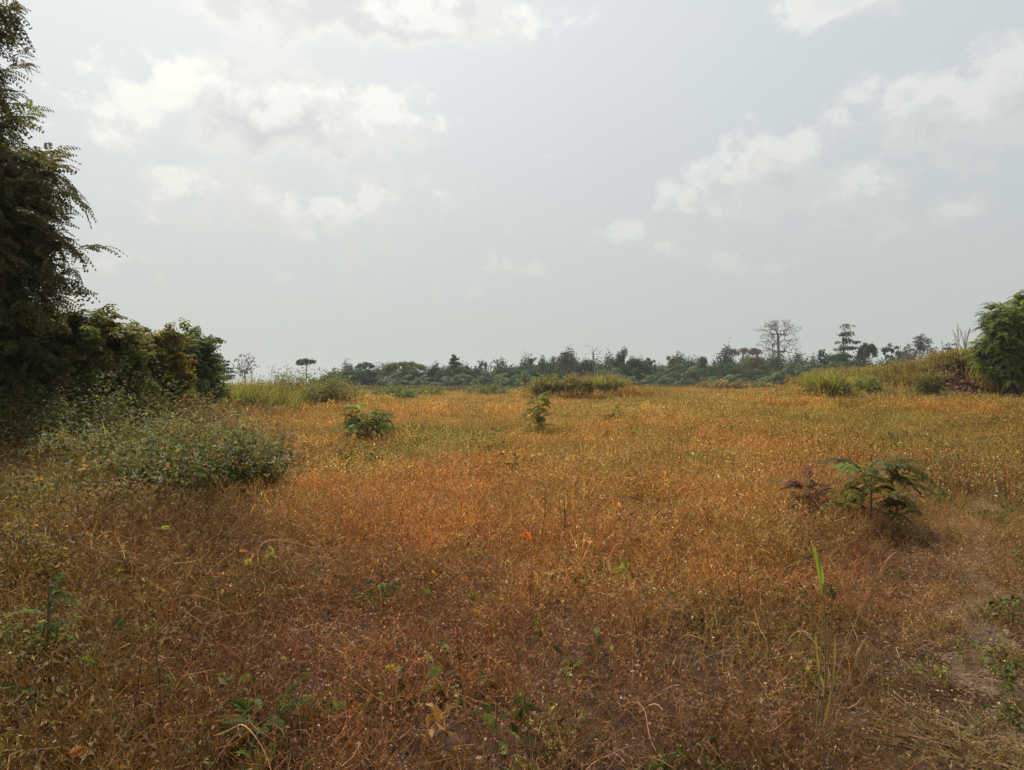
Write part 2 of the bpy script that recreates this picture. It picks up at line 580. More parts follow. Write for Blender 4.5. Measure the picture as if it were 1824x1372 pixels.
# ---------------------------------------------------------------- feathery leaf sprays (near trees, shrubs, saplings)
def finger(g, rng, base, d0, L, npair, leafL, leafW, droop, col, rw=.004):
    """one pinnate leaf: a thin drooping midrib with leaflets both sides"""
    s_ = np.linspace(0, 1, 6)
    P = base + d0 * (s_ * L)[:, None]; P = P.copy(); P[:, 2] -= droop * L * s_ ** 2
    g.ribbons(P[None], np.linspace(rw, rw * .5, 6), np.array([[.9, .8, .6]]) * col, rng)
    q = np.linspace(.1, 1, npair)
    C = np.stack([np.interp(q, s_, P[:, i]) for i in range(3)], 1)
    T = unit(np.gradient(C, axis=0)); sd_ = unit(np.cross(T, np.array([0, 0, 1.0]))); up = unit(np.cross(sd_, T))
    prof = np.sin(np.clip(q, .12, .93) * pi) ** .45
    for sg in (1, -1):
        D = unit(sd_ * sg + T * .55 - up * rng.uniform(.0, .5) + rng.normal(size=(npair, 3)) * .09)
        g.leaves(C, D, up + rng.normal(size=(npair, 3)) * .25, leafL * prof, leafW, jit(rng, col, npair, .16, .04))


def make_spray(seed, nf=8, twig=.5, fl=.38, npair=8, leafL=.08, leafW=.046, droop=.65):
    """a leafy twig along +X with drooping pinnate leaves"""
    rng = np.random.default_rng(seed); g = Geo()
    s_ = np.linspace(0, 1, 7)
    P = np.stack([s_ * twig, .04 * np.sin(s_ * 4 + seed), .10 * s_ - .12 * s_ ** 2], 1)
    g.tube(P, np.linspace(.006, .002, 7), np.array([.55, .42, .3]), 3)
    for i in range(nf):
        t = (i + .6) / nf; b = np.array([np.interp(t, s_, P[:, j]) for j in range(3)])
        sg = 1 if i % 2 else -1; a = sg * rng.uniform(.35, 1.25) * (1 - .5 * t) + rng.normal(0, .25)
        d0 = unit(np.array([cos(a), sin(a), rng.uniform(-.2, .8)]))
        finger(g, rng, b, d0, fl * rng.uniform(.7, 1.15), npair, leafL, leafW, droop * rng.uniform(.6, 1.4), np.array([1, 1, 1.]) * rng.uniform(.85, 1.15))
    return g


SPRAY = [make_spray(100 + i) for i in range(5)]
spray_me = [g.mesh('leaf_spray', M_leaf) for g in SPRAY]
spray_i = unlinked('leaf_spray', [g.mesh('leaf_spray', M_leaf_i) for g in SPRAY])
SPRAY_S = [make_spray(200 + i, nf=9, twig=.34, fl=.17, npair=3, leafL=.105, leafW=.058, droop=.6) for i in range(4)]
spray_s_me = [g.mesh('leaf_spray', M_leaf) for g in SPRAY_S]
spray_s_i = unlinked('small_leaf_spray', [g.mesh('leaf_spray', M_leaf_i) for g in SPRAY_S])


def feather_tree(name, label, cat, base, trunks, targets, seed, nspray, nparts, color, meshes, coll, r_root=.12,
                 scale=(.8, 1.25), barkc=(.10, .07, .05), spread=.45, pitch=.1, lum=.22, shell_r=None, lean=0.0, warm=None):
    """a woody plant whose sprays hang at the branch tips; the nearest sprays are parts, the rest one mass"""
    rng = np.random.default_rng(seed)
    root = thing(name, tuple(base), label, cat)
    g = Geo(); tp = np.asarray(targets, float)
    nodes = []
    for tr in trunks:
        pass
    # every target joins the nearest trunk
    tr_arr = [np.asarray(t, float) for t in trunks]
    near = np.array([[np.min(np.linalg.norm(t[None] - tr, axis=1)) for tr in tr_arr] for t in tp]).argmin(1)
    tips = []
    for k, tr in enumerate(tr_arr):
        sel = tp[near == k]
        if len(sel) == 0: continue
        pos, par = grow(tr, sel, rng, step=.45, lift=.1, wander=.08)
        skeleton_mesh(g, pos, par, r_root, .006, barkc, 6, 1.3)
    g.obj('trunk', M_bark, root, True)
    # sprays round the targets
    k = rng.integers(0, len(tp), nspray)
    off = rng.normal(size=(nspray, 3)) * spread * np.array([1, 1, .75])
    P = tp[k] + off
    P[:, 2] = np.maximum(P[:, 2], .15)
    c0 = np.mean([t[len(t) // 2] for t in tr_arr], 0)
    az = np.arctan2(P[:, 1] - c0[1], P[:, 0] - c0[0]) + rng.normal(0, .6, nspray)
    if lean: az = az * (1 - lean) + rng.normal(-.15, .5, nspray) * lean
    rx = rng.normal(0, .4, nspray); ry = -rng.normal(pitch, .42, nspray)
    sc = rng.uniform(*scale, nspray)
    tint = jit(rng, color, nspray, lum, .07)
    if warm is not None:
        wsel = rng.random(nspray) < .12
        tint[wsel] = jit(rng, warm, int(wsel.sum()), lum, .07)
    W = P + np.asarray(base)[None]
    vis = -(1.0 / np.linalg.norm(W - np.array([0, 0, EYE]), axis=1))
    # prefer those toward the camera and on the outline
    score = np.linalg.norm(W - np.array([0, 0, EYE]), axis=1) - .35 * np.abs(P[:, 0] - c0[0])
    px = 912 + F * W[:, 0] / W[:, 1]
    score = score + np.where((px < -20) | (px > 1845), 100, 0)
    order = np.argsort(score); a, b = order[:nparts], order[nparts:]
    for i in a:
        o = bpy.data.objects.new('leaf_spray', meshes[int(rng.integers(len(meshes)))]); col0.objects.link(o)
        o.parent = root; o.location = P[i]; o.rotation_euler = (rx[i], ry[i], az[i]); o.scale = (sc[i],) * 3
        o.color = (*np.clip(tint[i], 0, 1), 1)
    if len(b):
        rot = np.stack([rx, ry, az], 1)[b]
        scatter('foliage', P[b], rot, sc[b], rng.integers(0, len(meshes), len(b)), tint[b], coll, parent=root)
    return root


def rel(px, py, d, base):
    """a point seen at px, py at distance d, relative to base"""
    return np.array([(px - 912) / F * d, d, EYE + (HY - py) / F * d]) - np.asarray(base)


def trunk_line(top, n=7, bend=.15, rng=R, base=(0, 0, 0)):
    s_ = np.linspace(0, 1, n)[:, None]; base = np.array(base, float); top = np.asarray(top, float)
    P = base + (top - base) * s_
    P[:, :2] += np.sin(s_ * pi) * rng.normal(size=2) * bend
    P[1:-1, :2] += rng.normal(size=(n - 2, 2)) * bend * .25
    P[0, 2] -= .1
    return P


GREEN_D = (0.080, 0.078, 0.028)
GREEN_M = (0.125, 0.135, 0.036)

# ---- the tall feathery tree at the left edge
b = world_at(-40, 14.5)
rngT = np.random.default_rng(31)
outline = [(40, 62), (20, 45), (48, 125), (25, 150), (-5, 100), (12, 185), (-20, 215), (70, 262), (40, 300), (105, 300), (120, 335),
           (70, 350), (125, 385), (90, 400), (135, 440), (110, 455), (95, 430), (60, 470), (75, 505), (40, 520), (60, 395), (20, 340), (0, 280)]
T = [rel((x if (x, y) in ((120, 335), (135, 440), (105, 300), (125, 385)) else min(x, 108)) - 80, y + 14, 14.0 + rngT.normal(0, .5), b) for x, y in outline for _ in (0, 1)]
T = [t + rngT.normal(size=3) * .12 for t in T]
for _ in range(150):
    a = rngT.uniform(0, 2 * pi); rr = rngT.random() ** .6
    px = -140 + 105 * rr * cos(a); py = 330 + 360 * rr * sin(a)
    T.append(rel(px, py, 14.6 + rngT.uniform(-1.3, 1.3), b))
for _ in range(34):
    T.append(rel(rngT.uniform(-90, -42), rngT.uniform(20, 290), 14.0 + rngT.uniform(-.8, .8), b))
for _ in range(70):
    T.append(rel(rngT.uniform(-50, 48), rngT.uniform(300, 520), 14.0 + rngT.uniform(-.8, .8), b))
for _ in range(60):
    T.append(rel(rngT.uniform(-110, 10), rngT.uniform(300, 640), 14.3 + rngT.uniform(-1.0, 1.0), b))
feather_tree('feathery_tree', 'tall dark feathery tree cut off by the left edge of the photo', 'tree', b,
             [trunk_line(rel(-70, 60, 14.8, b), 10, .25, rngT), trunk_line(rel(10, 330, 14.2, b), 8, .2, rngT)],
             T, 11, 1350, 290, GREEN_D, spray_me, spray_i, r_root=.15, spread=.30, pitch=-.1, scale=(.6, 1.25), lean=.35, warm=(.11, .075, .03))


def shrub(name, label, cat, px, d, blobs, seed, nspray, nparts, color, small=False, n_tg=50, **kw):
    """blobs: (px, py, radius px x, radius px y) of its crown"""
    rng = np.random.default_rng(seed); b = world_at(px, d); T = []
    w = np.array([q[2] * q[3] for q in blobs], float); w /= w.sum()
    for _ in range(n_tg):
        q = blobs[rng.choice(len(blobs), p=w)]
        u = rvec(rng, 1)[0] * (.55 + .45 * rng.random())
        t = rel(q[0] + u[0] * q[2], q[1] - u[2] * q[3], d + u[1] * q[2] / F * d, b); t[2] = max(t[2], .2)
        T.append(t)
    tr = [trunk_line(rel(q[0], q[1], d, b), 6, .1, rng, base=(rng.normal(0, .12), rng.normal(0, .12), 0)) for q in blobs]
    return feather_tree(name, label, cat, b, tr, T, seed + 1, nspray, nparts, color,
                        spray_s_me if small else spray_me, spray_s_i if small else spray_i, **kw)


shrub('leafy_shrub', 'large dark leafy shrub just right of the tall feathery tree', 'shrub', 130, 15.2,
      [(100, 630, 50, 60), (150, 605, 45, 42), (180, 640, 30, 50), (90, 575, 30, 26), (60, 690, 60, 60), (130, 690, 60, 50)], 41, 750, 170, GREEN_M, r_root=.05, spread=.2, small=True,
      scale=(.9, 1.4), barkc=(.12, .09, .07), warm=(.16, .12, .035), n_tg=80)
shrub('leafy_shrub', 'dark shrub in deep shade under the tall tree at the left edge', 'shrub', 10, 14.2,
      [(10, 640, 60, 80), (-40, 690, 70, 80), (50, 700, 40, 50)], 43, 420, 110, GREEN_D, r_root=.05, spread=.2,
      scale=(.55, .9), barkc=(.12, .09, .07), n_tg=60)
shrub('olive_shrub', 'yellowish olive shrub between the large dark shrub and the rounded green one', 'shrub', 262, 17.5,
      [(255, 645, 36, 40), (280, 622, 22, 20), (238, 690, 40, 40), (285, 680, 36, 42)], 45, 620, 150, (0.19, 0.165, .04), True, r_root=.04, spread=.16,
      scale=(.7, 1.1), warm=(.16, .09, .03), n_tg=70)
shrub('rounded_shrub', 'rounded blue green shrub at the right end of the left thicket', 'shrub', 338, 21.5,
      [(325, 625, 22, 24), (318, 607, 12, 12), (335, 650, 22, 26), (325, 670, 30, 36)], 47, 620, 150, (0.10, 0.135, .045), True, r_root=.05, spread=.18,
      scale=(.9, 1.3), n_tg=60)
shrub('leafy_shrub', 'low drooping shrub stepping down right of the rounded shrub', 'shrub', 366, 23.5,
      [(358, 662, 14, 22), (362, 688, 16, 22), (340, 700, 24, 22)], 49, 280, 80, (0.13, 0.15, .045), True, r_root=.03, spread=.15,
      scale=(.8, 1.2), n_tg=40)
# ---- the dense shrub on the bank at the right edge
shrub('bank_shrub', 'big dense green shrub on the earth bank at the right edge', 'shrub', 1800, 37.0,
      [(1812, 600, 40, 50), (1788, 568, 16, 18), (1840, 600, 50, 65), (1776, 605, 18, 20), (1772, 640, 14, 22), (1806, 545, 16, 10), (1835, 655, 50, 40), (1785, 668, 22, 18), (1840, 540, 26, 12), (1762, 585, 7, 7), (1757, 625, 7, 8), (1818, 530, 8, 6)],
      51, 1500, 290, (0.15, 0.18, .045), r_root=.12, spread=.22, scale=(.8, 1.3), barkc=(.10, .075, .055), warm=(.13, .13, .035), n_tg=150)


# ---------------------------------------------------------------- far trees
TREE_BARK = (.13, .11, .09)


def far_tree(name, kind, px, top, wpx, d, color, label, seed, cat='tree', trunk_r=None, dens=1.0, group=None, depth=1.0, base_dz=0.0):
    rng = np.random.default_rng(seed)
    b = world_at(px, d); b[2] += base_dz
    H = EYE + (HY - top + 5) / F * d - b[2]; W = wpx / F * d * 1.2
    root = thing(name, tuple(b), label, cat, group)
    g = Geo(); gb = Geo(); leaf = .0021 * d
    Rw = W / 2; tr_r = trunk_r or max(.05, H * .018)
    tn = 7
    lean = rng.normal(0, .03, 2) * H
    def tline(hh): 
        s_ = np.linspace(0, 1, tn)[:, None]
        return np.concatenate([lean[None] * s_ + np.sin(s_ * 3) * rng.normal(size=2) * .01 * H, s_ * hh - .1], 1)
    extra = None
    if kind == 'dense':
        n = 16; u = rvec(rng, n) * rng.uniform(.35, .75, (n, 1))
        C = np.array([0, 0, H * .56]) + u * np.array([Rw, Rw * depth, H * .44]); C[0] = (0, 0, H * .82)
        rd = np.stack([np.full(n, Rw * .36), np.full(n, Rw * .36), np.full(n, H * .17)], 1) * rng.uniform(.75, 1.2, (n, 1))
        rd[:, 2] = np.minimum(rd[:, 2], H * .98 - C[:, 2]).clip(.3)
        nl = 3800; tl = tline(H * .7)
    elif kind == 'umbrella':
        n = 11; a = rng.uniform(0, 2 * pi, n); r_ = Rw * np.sqrt(rng.random(n)) * .78
        C = np.stack([r_ * np.cos(a), r_ * np.sin(a), H * (.86 - .08 * (r_ / Rw) + rng.normal(0, .018, n))], 1)
        rd = np.stack([np.full(n, Rw * .30), np.full(n, Rw * .30), np.full(n, H * .07)], 1) * rng.uniform(.8, 1.25, (n, 1))
        nl = 2000; tl = tline(H * .72)
    elif kind == 'dome':
        n = 22; a = rng.uniform(0, 2 * pi, n); r_ = Rw * np.sqrt(rng.random(n)) * .85
        zz = np.sqrt(np.maximum(0, 1 - (r_ / Rw) ** 2))
        C = np.stack([r_ * np.cos(a), r_ * np.sin(a), H * (.50 + .40 * zz)], 1)
        rd = np.stack([np.full(n, Rw * .26), np.full(n, Rw * .26), np.full(n, H * .08)], 1) * rng.uniform(.8, 1.25, (n, 1))
        nl = 3200; tl = tline(H * .5)
    elif kind == 'pagoda':
        C = []; rd = []; L = 6
        for i in range(L):
            f = i / (L - 1); zc = H * (.42 + .55 * f); rr = Rw * (1 - .62 * f ** 1.2) * (1 if i % 2 else .85)
            m = 13 if i < L - 1 else 5
            for j in range(m):
                a = j * 2 * pi / m + rng.uniform(-.5, .5) + i; q = rr * rng.uniform(.1, .9)
                C.append((q * cos(a), q * sin(a), zc - .05 * H * q / Rw + rng.normal(0, .017) * H)); rd.append((rr * .24 + Rw * .04, rr * .24 + Rw * .04, H * .022))
        C = np.array(C); rd = np.array(rd) * rng.uniform(.75, 1.3, (len(C), 1)); nl = 2800; tl = tline(H * .95)
    elif kind == 'open':
        n = 24; u = rvec(rng, n) * rng.uniform(.5, .95, (n, 1))
        C = np.array([0, 0, H * .68]) + u * np.array([Rw * .85, Rw * .85, H * .27])
        rd = np.stack([np.full(n, Rw * .2), np.full(n, Rw * .2), np.full(n, H * .05)], 1) * rng.uniform(.6, 1.3, (n, 1))
        nl = 1100; tl = tline(H * .6)
    elif kind == 'twiggy':
        n = 90; u = rvec(rng, n) * rng.uniform(.4, 1.0, (n, 1))
        C = np.array([0, 0, H * .66]) + u * np.array([Rw, Rw, H * .34])
        rd = np.full((n, 3), W * .04); nl = 420; tl = tline(H * .6)
    elif kind == 'fan':
        n = 150; a = rng.uniform(0, 2 * pi, n); e = rng.uniform(.15, pi / 2, n); q = rng.uniform(.5, 1, n)
        C = np.stack([Rw * q * np.cos(a) * np.cos(e), Rw * q * np.sin(a) * np.cos(e), H * (.45 + .55 * q * np.sin(e))], 1)
        rd = np.full((n, 3), W * .06); nl = 1500; tl = tline(H * .5)
    elif kind == 'dead':
        n = 26; zf = rng.choice([.62, .78, .86, .94], n) + rng.normal(0, .012, n); a = rng.uniform(0, 2 * pi, n)
        q = Rw * rng.uniform(.4, 1, n)
        C = np.stack([q * np.cos(a), q * np.sin(a) , H * zf + q * .18], 1); C[:, 2] = np.minimum(C[:, 2], H)
        rd = np.full((n, 3), .01); nl = 0; tl = tline(H)
    elif kind == 'kapok':
        C = []
        tiers = [(.97, .36, 90), (.93, .56, 120), (.84, .66, 110), (.76, .70, 100), (.68, .76, 110), (.60, .70, 80), (.52, .62, 70), (.44, .80, 80), (.36, .92, 90), (.29, .72, 40)]
        for zf, rf, m in tiers:
            ph = rng.uniform(0, 6, 2)
            for _ in range(m):
                a = rng.uniform(0, 2 * pi); a = a + .30 * sin(3 * a + ph[0])
                q = Rw * rf * rng.uniform(.30, 1.0) ** .8 * (1 + .16 * sin(2 * a + ph[1]))
                zz = zf + rng.normal(0, .020) + (-.05 if zf > .9 else .045) * (q / Rw) ** 1.5
                C.append((q * cos(a), q * sin(a), H * min(1.0, zz)))
        C = np.array(C); rd = np.full((len(C), 3), .2); nl = 0; tl = tline(H * .78)
    C = np.asarray(C, float)
    tg = C
    if kind in ('dense', 'umbrella', 'dome', 'open', 'pagoda'):
        k = rng.integers(0, len(C), 60 if kind != 'dense' else 40)
        tg = np.concatenate([C, C[k] + rvec(rng, len(k)) * rd[k] * .8])
    if kind in ('twiggy', 'fan', 'kapok'):
        k = rng.integers(0, len(C), len(C) * (2 if kind != 'kapok' else 2))
        tg = np.concatenate([C, C[k] + rvec(rng, len(k)) * W * (.06 if kind != 'kapok' else .028) * np.array([1, 1, .5 if kind == 'kapok' else 1])])
        tg[:, 2] = np.minimum(tg[:, 2], H)
    pos, par = grow(tl, tg, rng, step=max(.5, H * .06), lift=.16 if kind in ('twiggy', 'fan') else .05, wander=.07)
    tipr = {'kapok': .022, 'twiggy': .018, 'fan': .022, 'dead': .035}.get(kind, .02) * d / 200
    skeleton_mesh(g, pos, par, tr_r, tipr, TREE_BARK, 6, 1.5 if kind == 'kapok' else 1.15)
    g.obj('trunk', M_bark, root, True)
    if nl:
        clump_leaves(gb, rng, C, np.asarray(rd, float), int(nl * dens), leaf, color)
        gb.obj('crown', M_leaf, root)
    return root


G1 = (.05, .078, .03); G2 = (.062, .088, .03); G3 = (.10, .11, .04); G4 = (.06, .08, .04); BR = (.13, .085, .045)
far = [
 ('flat_topped_tree', 'pagoda', 398, 646, 52, 120, G1, 'dark flat-tiered tree just beyond the end of the left thicket'),
 ('bare_tree', 'twiggy', 437, 632, 40, 130, G4, 'greyish leafless twiggy tree rising above the tall grass at left'),
 ('umbrella_tree', 'umbrella', 546, 639, 30, 190, G1, 'lone umbrella-shaped tree on a bare thin trunk above the left bushes'),
 ('broad_tree', 'dense', 632, 662, 62, 165, G1, 'broad low dark tree at the left end of the tree line'),
 ('open_crowned_tree', 'open', 652, 641, 36, 175, G2, 'thin tree with a sparse lobed crown behind the broad low tree'),
 ('dead_tree', 'dead', 674, 649, 26, 170, G2, 'dead pole-like trunk with stubby side branches left of the domed tree'),
 ('domed_tree', 'dome', 722, 647, 66, 165, G3, 'wide domed acacia-like tree with some brown in the crown'),
 ('round_tree', 'dense', 772, 658, 22, 175, G1, 'small round-topped tree right of the wide domed tree'),
 ('broad_tree', 'dense', 796, 664, 50, 170, G1, 'dark broad tree below the slender tiered tree'),
 ('tiered_tree', 'pagoda', 809, 636, 34, 180, G1, 'slender tiered tree with a thin visible trunk left of the middle'),
 ('open_crowned_tree', 'open', 830, 654, 34, 175, G3, 'half-bare spreading tree just right of the slender tiered tree'),
 ('bare_tree', 'twiggy', 860, 643, 26, 190, G4, 'pale leafless tree between the half-bare tree and the tangled one'),
 ('bare_tree', 'twiggy', 893, 640, 36, 180, G4, 'leafless tangled tree poking out above the palms left of the middle'),
 ('broad_tree', 'dense', 915, 658, 56, 180, G2, 'broad green tree under the tangled leafless tree'),
 ('open_crowned_tree', 'open', 955, 640, 44, 185, G1, 'loose-crowned tree with dark lobes left of the big twiggy tree'),
 ('open_crowned_tree', 'dome', 975, 650, 50, 195, G1, 'flat dome tree wedged between the loose-crowned and the twiggy tree'),
 ('twiggy_tree', 'fan', 1008, 631, 50, 185, (.07, .07, .05), 'big twiggy tree with thin brownish crown behind the grassy mound'),
 ('round_tree', 'dense', 1045, 643, 40, 190, G1, 'dark rounded tree at the foot of the dead tree with level branches'),
 ('dead_tree', 'dead', 1058, 621, 30, 185, G1, 'dead tree with level bare branches standing above the mound'),
 ('tall_dense_tree', 'dense', 1112, 620, 34, 180, G1, 'tall dense tree with a flat top, highest left of the open oval tree'),
 ('broad_tree', 'dense', 1092, 642, 60, 175, G1, 'broad tree leaning against the left side of the tall dense tree'),
 ('broad_tree', 'dense', 1135, 640, 44, 172, G2, 'green tree leaning against the right side of the tall dense tree'),
 ('open_crowned_tree', 'open', 1154, 635, 30, 180, G3, 'half-bare little tree right of the tall dense tree'),
 ('oval_tree', 'open', 1201, 628, 34, 190, G3, 'pale open oval-crowned tree standing alone above the palms'),
 ('domed_tree', 'dense', 1254, 637, 42, 185, G1, 'smooth dark dome-shaped tree left of the reddish tree'),
 ('broad_tree', 'dense', 1298, 648, 46, 180, G1, 'dark tree filling the gap between dome-shaped and reddish tree'),
 ('flat_topped_tree', 'umbrella', 1326, 616, 58, 230, (.09, .08, .06), 'hazy flat-topped tree behind the reddish tree'),
 ('reddish_tree', 'dense', 1346, 635, 68, 165, (.085, .07, .033), 'large rounded tree with reddish brown flush left of the giant bare tree'),
 ('giant_bare_tree', 'kapok', 1385, 574, 98, 240, G1, 'giant leafless silk-cotton tree, tallest on the skyline'),
 ('broad_tree', 'dense', 1412, 655, 50, 200, G1, 'low dark tree at the foot of the giant bare tree'),
 ('slender_tree', 'open', 1466, 620, 16, 170, G1, 'small slender tree left of the big tiered tree on the right'),
 ('tiered_tree', 'pagoda', 1508, 583, 60, 175, G1, 'large dark tiered tree like a pagoda, right of the giant bare tree'),
 ('broad_tree', 'dense', 1500, 628, 60, 170, G1, 'dense tree below the large pagoda-like tiered tree'),
 ('tiered_tree', 'dome', 1546, 612, 32, 175, G4, 'oval tiered tree just right of the large pagoda-like tree'),
 ('open_crowned_tree', 'open', 1588, 609, 34, 175, G1, 'open tree with a one-sided dark crown above the right bank'),
 ('twiggy_tree', 'twiggy', 1608, 618, 22, 180, G1, 'thin bare tree between the one-sided and the fan-shaped tree'),
 ('fan_shaped_tree', 'fan', 1640, 602, 54, 165, (.075, .07, .055), 'grey fan-shaped tree with radiating fine branches on the right skyline'),
 ('flat_topped_tree', 'pagoda', 1692, 615, 44, 175, G4, 'low flat dark tree half hidden behind the dry tall stalks'),
]
for i, (nm, kd, px, top, w, d, c, lb) in enumerate(far):
    far_tree(nm, kd, px, top, w, d, c, lb, 500 + i, trunk_r={'kapok': .52}.get(kd),
             dens={'flat_topped_tree': .6}.get(nm, 1.0))


# ---------------------------------------------------------------- oil palms
def palm_frond(e0, seed, L=3.4):
    rng = np.random.default_rng(seed); g = Geo()
    n = 12; s_ = np.linspace(0, 1, n); e = e0 - (1.35 if e0 > .3 else .9) * s_ ** 1.3
    dx = np.cos(e) * L / (n - 1); dz = np.sin(e) * L / (n - 1)
    P = np.stack([np.cumsum(dx) - dx[0], np.zeros(n), np.cumsum(dz) - dz[0]], 1)
    g.tube(P, np.linspace(.05, .015, n), np.array([.8, .8, .5]), 3)
    m = 26; q = np.linspace(.1, .99, m); C = np.stack([np.interp(q, s_, P[:, j]) for j in range(3)], 1)
    T = unit(np.gradient(C, axis=0))
    for sg in (1, -1):
        D = unit(np.array([0, sg, 0]) + T * .7 + rng.normal(size=(m, 3)) * .14 + np.array([0, 0, -.35]))
        LL = .85 * np.sin(np.clip(q, .1, .95) * pi) ** .5 + .12
        g.leaves(C, D, np.array([0, 0, 1.0]) + rng.normal(size=(m, 3)) * .2, LL, .24, jit(rng, (1, 1, 1), m, .12, .03), sag=.35)
    return g.mesh('frond', M_leaf)


FR = [[palm_frond(e, 60 + i * 7 + k) for k in range(2)] for i, e in enumerate((1.35, .95, .55, .15, -.3))]


def palm(px, top, d, label, seed, s=1.0, color=(.10, .135, .06)):
    s *= 1.12
    rng = np.random.default_rng(seed); b = world_at(px, d)
    H = EYE + (HY - top) / F * d - b[2]
    hb = max(.4, H - 2.5 * s)
    root = thing('oil_palm', tuple(b), label, 'palm', 'oil palms along the tree line')
    g = Geo(); k = 6; zz = np.linspace(-.1, hb, k)
    P = np.stack([zz * 0, zz * 0, zz], 1); rr = np.full(k, .3 * s); rr[0] = .4 * s; rr[-2:] = .42 * s
    g.tube(P, rr, np.array([.12, .10, .07]), 7); g.obj('trunk', M_bark, root, True)
    n = 20; 
    for i in range(n):
        f = i / (n - 1); lev = int(np.clip(f * 5, 0, 4))
        o = bpy.data.objects.new('frond', FR[lev][i % 2]); col0.objects.link(o)
        o.parent = root; o.location = (0, 0, hb - .05 * i / n)
        o.rotation_euler = (rng.normal(0, .1), rng.normal(0, .1), i * 2.399 + rng.normal(0, .2))
        o.scale = (s * rng.uniform(.85, 1.15),) * 3
        o.color = (*np.clip(jit(rng, color, 1, .18, .05)[0], 0, 1), 1)


palms = [
 (600, 674, 150, .8, 'small palm at the far left end of the palm row'), (690, 662, 150, .9, 'palm below the left edge of the wide domed tree'),
 (708, 668, 140, .9, 'palm in front of the wide domed tree'), (748, 668, 150, .8, 'palm right of the wide domed tree'),
 (800, 672, 140, 1.0, 'pale low palm under the slender tiered tree'), (846, 668, 150, .9, 'palm under the pale leafless tree'),
 (880, 660, 150, 1.0, 'palm directly under the tangled leafless tree'), (905, 668, 140, 1.0, 'front palm left of the grassy mound'),
 (937, 662, 155, .9, 'palm below the loose-crowned tree'), (1092, 655, 155, .9, 'palm rising behind the right end of the grassy mound'),
 (1108, 668, 145, 1.0, 'bluish palm beside the tall grass on the mound'), (1140, 668, 140, .95, 'low dark palm right of the mound'),
 (1168, 664, 150, .9, 'palm below the half-bare little tree'), (1186, 650, 165, .9, 'palm with its crown at the left foot of the oval tree'),
 (1224, 650, 150, 1.05, 'tall dark palm between oval tree and dome-shaped tree'), (1212, 668, 140, .8, 'low palm in front of the tall dark palm'),
 (1262, 668, 140, .95, 'palm below the dome-shaped tree'), (1290, 664, 145, 1.0, 'palm with arching fronds left of the reddish tree'),
 (1346, 665, 125, .95, 'front palm with pale arching fronds under the reddish tree'), (1374, 655, 140, 1.0, 'palm at the right foot of the reddish tree'),
 (1426, 640, 150, 1.15, 'tall palm right of the giant bare tree'), (1446, 650, 145, .9, 'palm left of the bright green grass clump'),
 (1480, 640, 150, .9, 'palm under the small slender tree'),
]
for i, (px, top, d, s, lb) in enumerate(palms):
    palm(px, top, d, lb, 700 + i, s)


# backfill wood behind the palms: reads as one mass
def woodland():
    rng = np.random.default_rng(5); g = Geo(); C = []; rd = []
    for px in np.arange(560, 1760, 7.0):
        d = rng.uniform(200, 235); x = (px - 912) / F * d
        h = rng.uniform(4.9, 7.9) * (.5 if px < 610 else .95 if px < 930 else 1.42 if px < 1150 else 1.2 if px < 1225 else 1.42) * (1 + .22 * sin(px * .11) * sin(px * .047 + 1))
        C.append((x, d, h * .5)); rd.append((rng.uniform(1.4, 2.6), 1.8, h * .5))
    for px in np.arange(580, 1460, 9.0):
        d = rng.uniform(168, 182); x = (px - 912) / F * d
        h = rng.uniform(3.4, 5.6)
        C.append((x, d, h * .5)); rd.append((rng.uniform(1.2, 2.2), 1.5, h * .5))
    clump_leaves(g, rng, np.array(C), np.array(rd), 140000, .5, (.042, .068, .022))
    o = g.obj('distant_woodland', M_leaf); tag(o, 'dark mass of distant woodland behind the palms', 'woodland', kind='stuff')


woodland()


